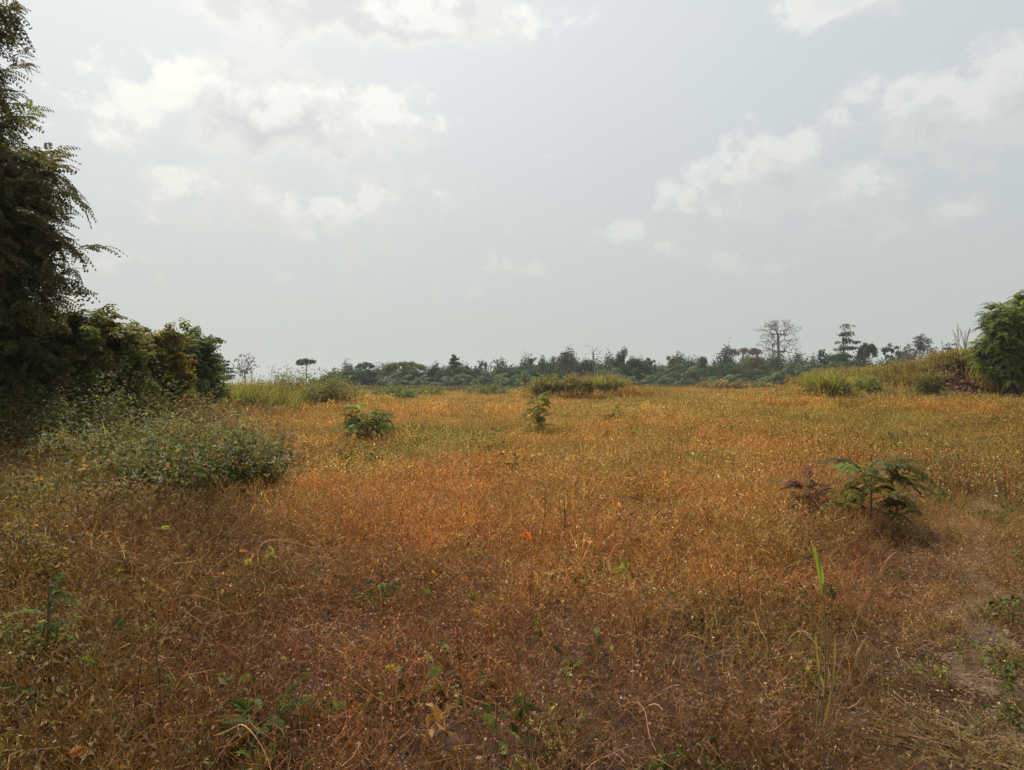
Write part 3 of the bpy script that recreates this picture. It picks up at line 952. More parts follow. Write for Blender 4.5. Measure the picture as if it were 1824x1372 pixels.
# ---------------------------------------------------------------- bushes, grass clumps of the middle distance
def weed_bush(name, label, px, d, w, h, seed, leafc, n_leaf=800, flowers=60, leaf=.055, cat='bush', stemc=(.16, .10, .06), parts=True, group=None,
              flowerc=(.42, .40, .34), dry=.25, base=None, squash=1.0, dryc=(.20, .11, .05)):
    rng = np.random.default_rng(seed)
    b = world_at(px, d) if base is None else np.asarray(base, float)
    root = thing(name, tuple(b), label, cat, group)
    # stems fan out from the ground, leaves on them
    ns = int(46 * (w / 1.6) ** .8); k = 6; s_ = np.linspace(0, 1, k)
    a = rng.uniform(0, 2 * pi, ns); rr = np.sqrt(rng.random(ns)) * w / 2
    bx = np.stack([rr * .55 * np.cos(a), rr * .55 * np.sin(a) * squash, np.zeros(ns) - .05], 1)
    lump = .78 + .22 * np.sin(a * 3 + seed) * np.cos(rr * 4)
    tipz = h * np.sqrt(np.maximum(.12, 1 - (rr / (w / 2 + .05)) ** 2 * .8)) * rng.uniform(.72, 1.08, ns) * lump
    tx = np.stack([rr * np.cos(a) * 1.05, rr * np.sin(a) * 1.05 * squash, tipz], 1) + rng.normal(size=(ns, 3)) * .05 * w
    mid = (bx + tx) / 2; mid[:, 2] += h * .15; mid[:, :2] *= .85
    P = ((1 - s_) ** 2)[None, :, None] * bx[:, None] + (2 * s_ * (1 - s_))[None, :, None] * mid[:, None] + (s_ ** 2)[None, :, None] * tx[:, None]
    gs = Geo(); gs.ribbons(P, np.linspace(.012, .005, k) * max(1, d / 20), jit(rng, stemc, ns, .3), rng); gs.obj('stems', M_dry, root)
    gl = Geo(); si = rng.integers(0, ns, n_leaf); t = rng.random(n_leaf) ** .6
    f = t * (k - 1); i0 = np.minimum(f.astype(int), k - 2); fr = (f - i0)[:, None]
    c = P[si, i0] * (1 - fr) + P[si, i0 + 1] * fr + rng.normal(size=(n_leaf, 3)) * .09 * h
    c[:, 2] = np.maximum(c[:, 2], .04)
    D = rvec(rng, n_leaf); D[:, 2] = D[:, 2] * .5 - .1
    nr = rvec(rng, n_leaf) * .6 + np.array([0, 0, 1.0])
    cc = jit(rng, leafc, n_leaf, .38, .08); dm = rng.random(n_leaf) < dry * (1.25 - t); cc[dm] = jit(rng, dryc, int(dm.sum()), .3, .1)
    L = leaf * rng.uniform(.6, 1.5, n_leaf)
    gl.leaves(c, D, nr, L, L * .55, cc); gl.obj('leaves', M_leaf, root)['kind'] = 'stuff'
    if flowers:
        gf = Geo(); fi = rng.integers(0, ns, flowers); fc = tx[fi] + rng.normal(size=(flowers, 3)) * np.array([.10, .10, .05])
        m = 7; cen = np.repeat(fc, m, 0) + rng.normal(size=(flowers * m, 3)) * np.array([.03, .03, .01])
        gf.leaves(cen, rvec(rng, flowers * m) + np.array([0, 0, .5]), rvec(rng, flowers * m) + np.array([0, 0, .8]), .022, .018, jit(rng, flowerc, flowers * m, .25, .04))
        gf.obj('flower_heads', M_dry, root)['kind'] = 'stuff'
    return root


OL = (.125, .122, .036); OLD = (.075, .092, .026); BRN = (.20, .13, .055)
weeds = [
 (15, 7.4, 1.3, .85, OL, 0, 'olive leafy weeds at the left edge in front of the brown brush'),
 (120, 7.2, 1.2, .66, BRN, 0, 'brown leafy tangle in the left near field, right of the olive leafy weeds'),
 (235, 7.9, 1.2, .58, BRN, 0, 'brown leafy tangle in front of the darkest green weed bush'),
 (40, 5.4, .9, .62, (.15, .13, .035), 0, 'yellowish leafy weeds around the dark seedling at the left edge'),
 (165, 5.6, .8, .46, BRN, 0, 'low rusty leafy weeds right of the yellowish ones at left'),
 (20, 3.9, .6, .42, (.13, .13, .035), 0, 'olive green weeds in the bottom left corner'),
 (255, 10.6, 1.4, 1.2, OL, 60, 'olive weed bush just behind the darkest one in the thicket'),
 (345, 10.8, 1.4, 1.22, OL, 60, 'olive weed bush behind the gap between the two front green bushes'),
 (150, 10.6, 1.5, 1.1, OL, 70, 'flowering weed bush with pale fluffy heads at the left, in front of the leafy shrubs'),
 (222, 9.5, 1.3, .95, OL, 60, 'low flowering weed bush left of the dark hollow in the thicket'),
 (300, 9.0, 1.3, 1.05, OLD, 60, 'darkest green weed bush at the front of the thicket, above the dark hollow'),
 (378, 9.4, 1.3, 1.08, OLD, 70, 'green weed bush right of the darkest one, sprinkled with pale heads'),
 (445, 9.9, 1.1, 1.1, OLD, 70, 'green weed bush at the right front edge of the thicket'),
 (478, 11.2, .9, .95, OL, 40, 'narrow weed bush on the right rim of the thicket beside the orange field'),
 (415, 12.2, 1.7, 1.2, OL, 70, 'wide olive weed bush in the second row of the thicket'),
 (330, 12.6, 1.7, 1.2, OL, 70, 'weed bush in the middle of the thicket, right behind two olive ones'),
 (250, 12.8, 1.6, 1.3, OL, 60, 'taller weed bush below the yellowish olive shrub'),
 (170, 12.8, 1.4, 1.75, OLD, 60, 'upright dark weed bush with grey heads below the large dark shrub'),
 (95, 12.2, 1.3, 1.35, OLD, 50, 'weed bush with brown dry stems below the tall tree'),
 (40, 11.4, 1.5, .95, BRN, 10, 'dry brown brush at the left edge under the tall tree'),
 (445, 15.5, 2.0, 1.05, BRN, 30, 'brown weed bush behind the olive one, in front of the tall grass'),
 (370, 16.5, 2.0, 1.55, BRN, 30, 'brown weed bush below the rounded green shrub'),
 (300, 15.8, 1.8, 1.65, OL, 30, 'olive weed bush between the thicket and the rounded shrub'),
 (225, 15.6, 1.9, 1.9, OLD, 10, 'tall dark weed bush filling the gap under the large dark shrub'),
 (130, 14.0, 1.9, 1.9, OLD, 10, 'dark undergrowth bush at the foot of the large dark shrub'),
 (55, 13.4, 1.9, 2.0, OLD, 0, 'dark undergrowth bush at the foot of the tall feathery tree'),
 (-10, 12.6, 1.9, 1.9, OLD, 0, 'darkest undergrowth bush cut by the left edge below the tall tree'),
 (280, 18.6, 2.2, 2.0, OLD, 0, 'dark bush at the foot of the yellowish olive shrub'),
 (345, 19.8, 2.2, 1.7, OLD, 0, 'dark bush at the foot of the rounded shrub'),
 (60, 8.6, 1.3, .62, BRN, 0, 'low brown brush in front of the dry brush at the left edge'),
 (170, 8.2, 1.3, .6, BRN, 10, 'low brown tangle in front of the flowering weeds'),
]
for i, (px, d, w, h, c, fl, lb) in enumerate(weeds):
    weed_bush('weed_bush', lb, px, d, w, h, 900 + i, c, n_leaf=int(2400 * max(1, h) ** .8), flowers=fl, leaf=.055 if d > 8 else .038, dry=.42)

bushes = [
 (540, 35.5, 3.4, 1.55, (.10, .095, .032), 'broad olive bush left of the middle, in front of the umbrella-shaped tree'),
 (592, 36.0, 2.8, 1.35, (.115, .10, .035), 'olive brown bush right of the broad olive bush'),
 (512, 38.0, 2.6, 1.6, (.09, .10, .035), 'green bush behind the broad olive bush, beside the tall grass'),
 (620, 40.0, 2.4, .95, (.15, .11, .045), 'low brownish bush at the right end of the left bushes'),
 (700, 60.0, 3.2, 1.1, (.085, .10, .045), 'low grey green bush in front of the wide domed tree'),
 (722, 50.0, 1.6, .95, (.075, .09, .035), 'small dark green bush at the field edge left of the middle'),
 (868, 62.0, 3.6, 1.25, (.085, .09, .05), 'rounded grey green bush left of the grassy mound'),
 (760, 64.0, 3.0, .9, (.11, .11, .04), 'flat yellowish bush between the two grey green bushes'),
 (960, 50.0, 2.4, 1.25, (.15, .12, .045), 'yellow brown bush on the left flank of the grassy mound'),
 (992, 49.5, 2.4, 1.15, (.14, .105, .04), 'bush on the top left of the grassy mound'),
 (1028, 49.0, 2.2, 1.1, (.13, .095, .04), 'leafy brown bush on the middle of the grassy mound'),
 (1152, 52.0, 2.0, .8, (.12, .12, .04), 'low yellow green bush right of the grassy mound'),
 (1300, 75.0, 3.6, 1.15, (.15, .10, .065), 'pinkish brown dry bush below the reddish tree'),
 (1270, 78.0, 3.0, 1.0, (.14, .10, .06), 'smaller dry bush left of the pinkish brown one'),
 (1350, 80.0, 3.0, 1.0, (.12, .10, .05), 'flat dry bush right of the pinkish brown one'),
 (1545, 38.5, 1.6, 1.5, (.085, .10, .035), 'narrow green bush on the bank right of the bright grass clump'),
 (1535, 36.0, .7, .55, (.045, .065, .025), 'small dark green bush at the foot of the bank'),
 (1605, 45.0, 2.2, .9, (.11, .11, .04), 'low green bush on top of the bank in the middle'),
 (1655, 39.0, 1.3, 1.7, (.085, .08, .035), 'tall olive bush on the bank left of the bare earth'),
 (1688, 37.6, 1.0, .75, (.10, .09, .035), 'small bush at the foot of the bare earth slope'),
 (1775, 36.4, 1.3, .9, (.05, .065, .028), 'dark bush under the left side of the big bank shrub'),
 (1640, 46.0, 2.4, 1.0, (.12, .115, .045), 'bush on the bank skyline below the fan-shaped tree'),
 (1575, 47.0, 2.4, .9, (.10, .105, .04), 'bush on the bank skyline below the one-sided tree'),
]
for i, (px, d, w, h, c, lb) in enumerate(bushes):
    c = tuple(np.array(c) * np.array([1.5, 1.7, 1.4])); h *= 1.12 if px > 1400 else 1.32; w *= 1.0 if px > 1400 else 1.12
    weed_bush('low_bush', lb, px, d, w, h, 950 + i, c, n_leaf=int(1700 * w / 2.2), flowers=0, leaf=.0023 * d + .02, dry=.22)


def grass_clump(name, label, px, d, w, h, seed, col, n=500, stalks=0, bw=.02, cat='grass', base=None, dryf=.25, lean=.4, stalkh=1.3, stalkc=(.30, .22, .13)):
    rng = np.random.default_rng(seed); b = world_at(px, d) if base is None else np.asarray(base, float)
    root = thing(name, tuple(b), label, cat); root['kind'] = 'thing'
    k = 6; s_ = np.linspace(0, 1, k)
    a = rng.uniform(0, 2 * pi, n); rr = np.sqrt(rng.random(n)) * w / 2
    base_ = np.stack([rr * np.cos(a), rr * np.sin(a), -.03 * np.ones(n)], 1)
    H = h * rng.uniform(.45, 1.05, n) * (1 - .35 * (rr / (w / 2)) ** 2)
    oa = a + rng.normal(0, .9, n); ln = lean * H * rng.uniform(.3, 1.3, n)
    x = base_[:, None, :2] + np.stack([np.cos(oa), np.sin(oa)], 1)[:, None] * (ln[:, None] * s_ ** 2)[..., None]
    bend = rng.uniform(.0, .35, n)
    z_ = H[:, None] * (s_ - bend[:, None] * s_ ** 3)
    P = np.concatenate([x, z_[..., None] + base_[:, None, 2:]], 2)
    cc = jit(rng, col, n, .22, .07); dm = rng.random(n) < dryf; cc[dm] = jit(rng, (.26, .18, .09), int(dm.sum()), .25)
    g = Geo(); g.ribbons(P, bw * np.array([.7, 1, 1, .85, .55, .08]), cc, rng); g.obj('blades', M_leaf, root)['kind'] = 'stuff'
    for i in range(stalks):
        q = rng.integers(0, n); gs = Geo(); p0 = base_[q] * .5; hh = h * stalkh * rng.uniform(.75, 1.1)
        dx = rng.normal(0, .10, 2) * hh; t = np.linspace(0, 1, 7)[:, None]
        Q = np.concatenate([p0[:2] + dx * t ** 1.5, t * hh], 1)
        gs.tube(Q, np.linspace(.006, .003, 7) * max(1, d / 14), np.array(stalkc), 4)
        m = 10; ti = rng.uniform(.82, 1, m)
        cpt = np.stack([np.interp(ti, t[:, 0], Q[:, j]) for j in range(3)], 1)
        gs.leaves(cpt, unit(Q[-1] - Q[-2]) + rng.normal(size=(m, 3)) * .25, rvec(rng, m), .11, .02, jit(rng, np.array(stalkc) * 1.1, m, .2))
        gs.obj('stalk', M_dry, root)
    return root


YG = (.20, .21, .055)
grass_clump('tall_grass', 'tall yellow green grass clump on the rise left of the middle bushes', 468, 29.5, 2.8, 2.0, 1000, YG, 1100, 3, .03, stalkh=1.25, dryf=.4)
grass_clump('tall_grass', 'tall green grass behind the brown weeds, right of the rounded shrub', 408, 29.0, 2.8, 2.1, 1001, (.20, .21, .055), 1000, 3, .03, stalkh=1.3)
grass_clump('dead_grass', 'heap of dead pale grass hanging at the foot of the yellow green clump', 478, 27.6, 1.3, .75, 1002, (.20, .14, .09), 500, 0, .03, dryf=.8, lean=.9)
grass_clump('dead_grass', 'dark brown matted grass left of the heap of dead pale grass', 440, 27.0, 1.8, .85, 1003, (.13, .09, .05), 600, 0, .03, dryf=.6, lean=.8)
grass_clump('tall_grass', 'plumy pale green grass on the right half of the grassy mound', 1072, 49.0, 2.6, 1.45, 1004, (.26, .26, .10), 1300, 16, .05, stalkh=1.05, stalkc=(.38, .34, .24))
grass_clump('tall_grass', 'small plumy grass at the right end of the grassy mound', 1105, 50.0, 1.4, 1.15, 1005, (.25, .24, .09), 600, 8, .05, stalkh=1.1, stalkc=(.38, .34, .24))
grass_clump('tall_grass', 'bright green grass clump at the foot of the bank, right of the palms', 1472, 38.0, 2.0, 1.95, 1006, (.23, .27, .045), 1300, 0, .045, dryf=.38)
grass_clump('tall_grass', 'shorter bright green grass left of the brightest clump', 1446, 38.6, 1.1, 1.1, 1007, (.25, .29, .045), 500, 0, .045)
grass_clump('dry_tall_grass', 'dry grass tuft with tall bare stalks on the bank beside the big shrub', 1716, 40.4, 1.5, 1.05, 1008, (.30, .24, .07), 900, 12, .035, stalkh=1.85, dryf=.4)
grass_clump('dead_grass', 'broken pale dead grass on the bank left of the bare earth', 1662, 38.0, 1.5, .8, 1009, (.24, .18, .11), 500, 0, .035, dryf=.8, lean=.9)
grass_clump('tall_grass', 'mixed green and dry grass along the bank skyline', 1620, 44.0, 3.4, 1.15, 1010, (.25, .24, .08), 1000, 4, .04)
grass_clump('tall_grass', 'grass on the bank between the narrow bush and the bright clump', 1505, 42.0, 3.0, .9, 1011, (.25, .23, .07), 1000, 0, .04)
grass_clump('tall_grass', 'grass fringe on the bank right of the tall olive bush', 1690, 41.0, 1.8, .8, 1012, (.26, .23, .08), 700, 3, .04)


grass_clump('long_bladed_grass', 'long pale arching grass blades sticking up out of the thicket below the dark shrubs', 215, 11.6, .8, 1.45, 1020, (.22, .25, .10), 34, 0, .022, dryf=.35, lean=.75)
grass_clump('dead_grass', 'upright brown dead stems rising out of the darkest green weed bush', 285, 9.5, .9, 1.35, 1024, (.16, .11, .06), 70, 0, .012, dryf=.4, lean=.4)
grass_clump('dead_grass', 'thin brown stems poking out of the green weed bushes at the right of the thicket', 420, 10.4, 1.1, 1.3, 1025, (.15, .11, .06), 80, 0, .012, dryf=.4, lean=.4)
grass_clump('dead_grass', 'brown stems along the right rim of the thicket', 492, 11.0, .7, 1.05, 1026, (.18, .11, .06), 90, 0, .012, dryf=.4, lean=.5)
grass_clump('long_bladed_grass', 'few pale upright blades at the right of the thicket in front of the brown weeds', 352, 15.0, .8, 1.5, 1021, (.24, .26, .10), 22, 0, .024, dryf=.3, lean=.8)
grass_clump('dead_grass', 'tangle of brown dead stems under the tall tree at the left edge', 30, 10.4, 1.7, .95, 1022, (.17, .10, .065), 420, 0, .010, dryf=.3, lean=1.1)
grass_clump('dead_grass', 'brown dead stems in front of the weed bush with dry stems', 100, 10.8, 1.4, .85, 1023, (.16, .10, .06), 300, 0, .010, dryf=.3, lean=1.1)


# ---------------------------------------------------------------- colour of the dry herbs over the field
def lin(c):
    c = np.asarray(c, float) / 255
    return np.where(c <= .04045, c / 12.92, ((c + .055) / 1.055) ** 2.4)


CP = [(100, 900, 108, 84, 44), (250, 1000, 112, 70, 44), (100, 1200, 100, 74, 36), (150, 1320, 92, 62, 32), (400, 1150, 105, 62, 44), (300, 930, 88, 56, 38),
      (650, 1250, 104, 66, 46), (700, 1050, 124, 68, 48), (700, 900, 142, 86, 48), (560, 830, 156, 102, 52), (600, 760, 158, 112, 55), (560, 735, 165, 112, 60),
      (800, 770, 152, 114, 52), (800, 720, 165, 122, 62), (950, 880, 152, 96, 52), (1100, 800, 150, 110, 48), (1100, 740, 162, 120, 55), (1100, 950, 142, 90, 48),
      (1050, 1100, 122, 66, 46), (1150, 1250, 104, 72, 46), (1300, 1100, 114, 78, 46), (1300, 900, 146, 98, 48), (1350, 760, 152, 112, 42), (1400, 720, 165, 118, 46),
      (1600, 740, 146, 112, 36), (1750, 760, 134, 102, 36), (1750, 870, 124, 92, 46), (1500, 1000, 134, 84, 44), (1600, 1150, 106, 78, 44), (1700, 1150, 122, 90, 60),
      (1780, 1250, 96, 84, 40), (1800, 1000, 116, 86, 46), (1500, 1300, 98, 66, 40), (1800, 1340, 116, 92, 58), (900, 1330, 100, 66, 44), (1560, 950, 128, 66, 46),
      (860, 690, 160, 125, 62), (1300, 700, 165, 118, 50), (1700, 700, 140, 105, 50)]
cpP = np.array([[(c[0] - 912) / F, math.log(max(2.6, (EYE - .35) * F / max(c[1] - HY, 14)))] for c in CP])
cpC = np.array([lin(c[2:]) for c in CP])
gr = cpC[:, 1] / cpC[:, 0]; br = cpC[:, 2] / cpC[:, 0]           # keep neighbouring patches close in hue
cpC[:, 1] = cpC[:, 0] * (.5 * gr + .5 * .47); cpC[:, 2] = cpC[:, 0] * (.6 * br + .4 * br.mean())
GAIN = 1.35


def smooth_noise(x, y, seed, scale):
    rng = np.random.default_rng(seed); v = 0
    for i in range(7):
        a = rng.uniform(0, 2 * pi); f = scale * rng.uniform(.6, 1.8); p = rng.uniform(0, 6.28)
        v = v + np.sin((x * cos(a) + y * sin(a)) * f + p)
    return v / 2.6


def field_color(x, y):
    u = x / np.maximum(y, 1.2); v = np.log(np.maximum(np.hypot(x * .3, y), 2.6))
    u = np.clip(u, -.9, .9)
    d2 = ((u[:, None] - cpP[None, :, 0]) / .11) ** 2 + ((v[:, None] - cpP[None, :, 1]) / .22) ** 2
    w = 1 / (d2 + .15) ** 2
    c = (w @ cpC) / w.sum(1, keepdims=True) * GAIN * np.array([1.08, 1.50, 1.30])
    f = sst(y, 9, 22)[:, None]
    c = c * (1 - f * np.array([.04, .05, .17]))
    n1 = smooth_noise(x, y, 51, 1.3)[:, None]; n2 = smooth_noise(x, y, 52, .35)[:, None]; n3 = smooth_noise(x, y, 53, 2.6)[:, None]
    c = c * (1 + .10 * n3 + .05 * n1) * (1 + (n1 + n2) * np.array([[.05, -.03, -.05]]))
    grey = (c @ np.array([.3, .55, .15]))[:, None]
    return c * .89 + grey * .11


# ---- patches of herbs: prototypes in neutral colour, hue comes from where they grow
def herb_patch(seed, Rr, ns, h, nleaf, leafL, sw, branch=1, lean=.25, stem=(.85, .55, .45), leafc=(1, 1, 1), k=4, curl=.4, leafw=.5, bend=0.0, lum=.55):
    rng = np.random.default_rng(seed); g = Geo(); s_ = np.linspace(0, 1, k)
    a = rng.uniform(0, 2 * pi, ns); rr = np.sqrt(rng.random(ns)) * Rr
    b = np.stack([rr * np.cos(a), rr * np.sin(a), np.full(ns, -.02)], 1)
    H = h * rng.uniform(.45, 1.1, ns); ln = rng.normal(size=(ns, 2)) * lean
    P = np.zeros((ns, k, 3)); P[:, :, :2] = b[:, None, :2] + ln[:, None] * H[:, None, None] * (s_ ** 1.5)[None, :, None]
    P[:, :, 2] = b[:, None, 2] + H[:, None] * s_[None]
    P[:, 1:] += rng.normal(size=(ns, k - 1, 3)) * .035 * h
    sc_ = jit(rng, stem, ns, .45); ps = rng.random(ns) < .22; sc_[ps] = jit(rng, (1.25, 1.15, 1.3), int(ps.sum()), .3)
    g.ribbons(P, np.linspace(sw, sw * .5, k), sc_, rng)
    tips = [P]
    for _ in range(branch):
        i0 = rng.integers(1, k - 1, ns); st = P[np.arange(ns), i0]
        D = rvec(rng, ns); D[:, 2] = np.abs(D[:, 2]) * .8 + .25; L = h * rng.uniform(.2, .45, ns)
        B = st[:, None] + unit(D)[:, None] * (L[:, None] * np.linspace(0, 1, 3)[None])[..., None]
        B[:, 1:] += rng.normal(size=(ns, 2, 3)) * .02 * h
        B[:, 2] += rng.normal(size=(ns, 3)) * .09 * h * bend
        sc_ = jit(rng, stem, ns, .45); ps = rng.random(ns) < .3; sc_[ps] = jit(rng, (1.35, 1.2, 1.3), int(ps.sum()), .3)
        g.ribbons(B, np.linspace(sw * .75, sw * .4, 3), sc_, rng); tips.append(B)
    n = ns * nleaf; T = tips[rng.integers(0, len(tips))]
    C = []
    for T in tips:
        m = n // len(tips); si = rng.integers(0, ns, m); t = .25 + .75 * rng.random(m); f = t * (T.shape[1] - 1)
        i0 = np.minimum(f.astype(int), T.shape[1] - 2); fr = (f - i0)[:, None]
        C.append(T[si, i0] * (1 - fr) + T[si, i0 + 1] * fr)
    C = np.concatenate(C); m = len(C)
    D = rvec(rng, m); D[:, 2] -= .1
    L = leafL * rng.uniform(.5, 1.5, m)
    kk = np.exp(rng.normal(-.05, lum, (m, 1))); pale = np.maximum(kk, 1)
    cc = np.array(leafc)[None] * kk * np.concatenate([pale ** -.1, pale ** .05, pale ** .45], 1) * (1 + rng.normal(0, .05, (m, 3)))
    g.leaves(C, D, rvec(rng, m) + np.array([0, 0, .5]), L, L * leafw * rng.uniform(.5, 1.3, m), cc, fold=curl)
    return g


def tangle(seed, n=18, Rr=.45, sw=.0026):
    rng = np.random.default_rng(seed); g = Geo()
    k = 14; s_ = np.linspace(0, 1, k)
    P = np.zeros((n, k, 3))
    for i in range(n):
        L = rng.uniform(.15, .6); a = rng.uniform(0, 2 * pi); turn = rng.normal(0, 3.4); z0 = rng.uniform(.02, .18)
        th_ = a + turn * s_ + .6 * np.sin(s_ * rng.uniform(3, 9)); st = L / k
        x = np.cumsum(np.cos(th_)) * st; y = np.cumsum(np.sin(th_)) * st
        zz = z0 + .12 * np.sin(s_ * rng.uniform(2, 6) + rng.uniform(0, 6)) + rng.uniform(-.05, .12) * s_
        c = rng.normal(size=2) * Rr * .5
        P[i] = np.stack([x - x.mean() + c[0], y - y.mean() + c[1], np.maximum(zz, .005)], 1)
    W = np.full((n, k), sw) * rng.uniform(.6, 1.5, (n, 1))
    sd_ = rvec(rng, n); sd_[:, 2] = np.abs(sd_[:, 2]) + .6
    g.ribbons(P, W, jit(rng, (1, .82, .72), n, .35), rng, side=unit(sd_))
    return g


def litter(seed, n=60, Rr=.4):
    rng = np.random.default_rng(seed); g = Geo()
    a = rng.uniform(0, 2 * pi, n); rr = np.sqrt(rng.random(n)) * Rr
    C = np.stack([rr * np.cos(a), rr * np.sin(a), rng.uniform(.003, .05, n)], 1)
    D = rvec(rng, n); D[:, 2] *= .4; L = rng.uniform(.010, .036, n)
    g.leaves(C, D, rvec(rng, n) * .6 + np.array([0, 0, 1.0]), L, L * rng.uniform(.3, .6, n), jit(rng, (1, .9, .82), n, .4, .06), fold=.5, sag=0)
    m = n // 3
    D = rvec(rng, m); D[:, 2] *= .15; D = unit(D)
    a = rng.uniform(0, 2 * pi, m); rr = np.sqrt(rng.random(m)) * Rr
    C = np.stack([rr * np.cos(a), rr * np.sin(a), rng.uniform(.01, .05, m)], 1)
    P = C[:, None] + D[:, None] * (rng.uniform(.05, .2, m)[:, None] * np.array([0, .5, 1.])[None])[..., None]
    g.ribbons(P, .003, jit(rng, (1, .85, .7), m, .35), rng)
    return g


near_c = unlinked('near_herbs', [herb_patch(300 + i, .30, 13, .36, 10, .022, .0046, branch=5, lean=.38, bend=1.0, leafw=.42, k=5).mesh('herbs', M_dry_i) for i in range(8)])
mid_c = unlinked('mid_herbs', [herb_patch(320 + i, .5, 46, .40, 9, .030, .006, branch=1, lean=.18, k=3).mesh('herbs', M_dry_i) for i in range(8)])
far_c = unlinked('far_herbs', [herb_patch(340 + i, 1.1, 200, .42, 6, .052, .016, branch=0, lean=.2, k=3, lum=.35).mesh('herbs', M_dry_i) for i in range(6)])
tall_c = unlinked('tall_herbs', [herb_patch(350 + i, .35, 9, .40, 7, .024, .0055, branch=3, lean=.22, k=5, bend=.5, leafw=.4, stem=(.5, .33, .28)).mesh('herbs', M_dry_i) for i in range(5)])
green_c = unlinked('green_herbs', [herb_patch(360 + i, .22, 16, .26, 16, .034, .004, branch=1, lean=.35, stem=(.9, .8, .6), curl=.2, leafw=.55).mesh('herbs', M_leaf_i) for i in range(5)])
big_c = unlinked('broad_leaf_herbs', [herb_patch(370 + i, .18, 6, .32, 6, .065, .005, branch=1, lean=.4, stem=(.9, .75, .5), curl=.15, leafw=.6).mesh('herbs', M_leaf_i) for i in range(4)])
vine_c = unlinked('vines', [tangle(380 + i).mesh('vines', M_dry_i) for i in range(7)])
lit_c = unlinked('litter', [litter(390 + i).mesh('litter', M_dry_i) for i in range(6)])


def wedge(rng, n_per_m2, r0, r1, half=.80):
    """points over the part of the field that can be seen from about here"""
    n = int(n_per_m2 * half * (r1 ** 2 - r0 ** 2))
    r = np.sqrt(rng.uniform(r0 ** 2, r1 ** 2, n)); a = rng.uniform(-half, half, n)
    return r * np.sin(a), r * np.cos(a)


def rots(rng, n, tilt=.12):
    return np.stack([rng.normal(0, tilt, n), rng.normal(0, tilt, n), rng.uniform(0, 2 * pi, n)], 1)


def blob_w(x, y, pts):
    """how strongly a spot lies in one of the named patches: (px, py, radius m)"""
    w = np.zeros(len(x))
    for px, py, r in pts:
        c = gp(px, py, .2); w = np.maximum(w, np.exp(-((x - c[0]) ** 2 + (y - c[1]) ** 2 * .6) / r ** 2))
    return w


BARE = lambda x, y: gauss(x, y, 23.2, 38.7, 1.2, 1.6)


def place(name, label, cat, rng, x, y, scl, coll, nvar, tint, tilt=.12):
    n = len(x); P = np.stack([x, y, th(x, y)], 1)
    scatter(name, P, rots(rng, n, tilt), scl, rng.integers(0, nvar, n), tint, coll, label=label, cat=cat)


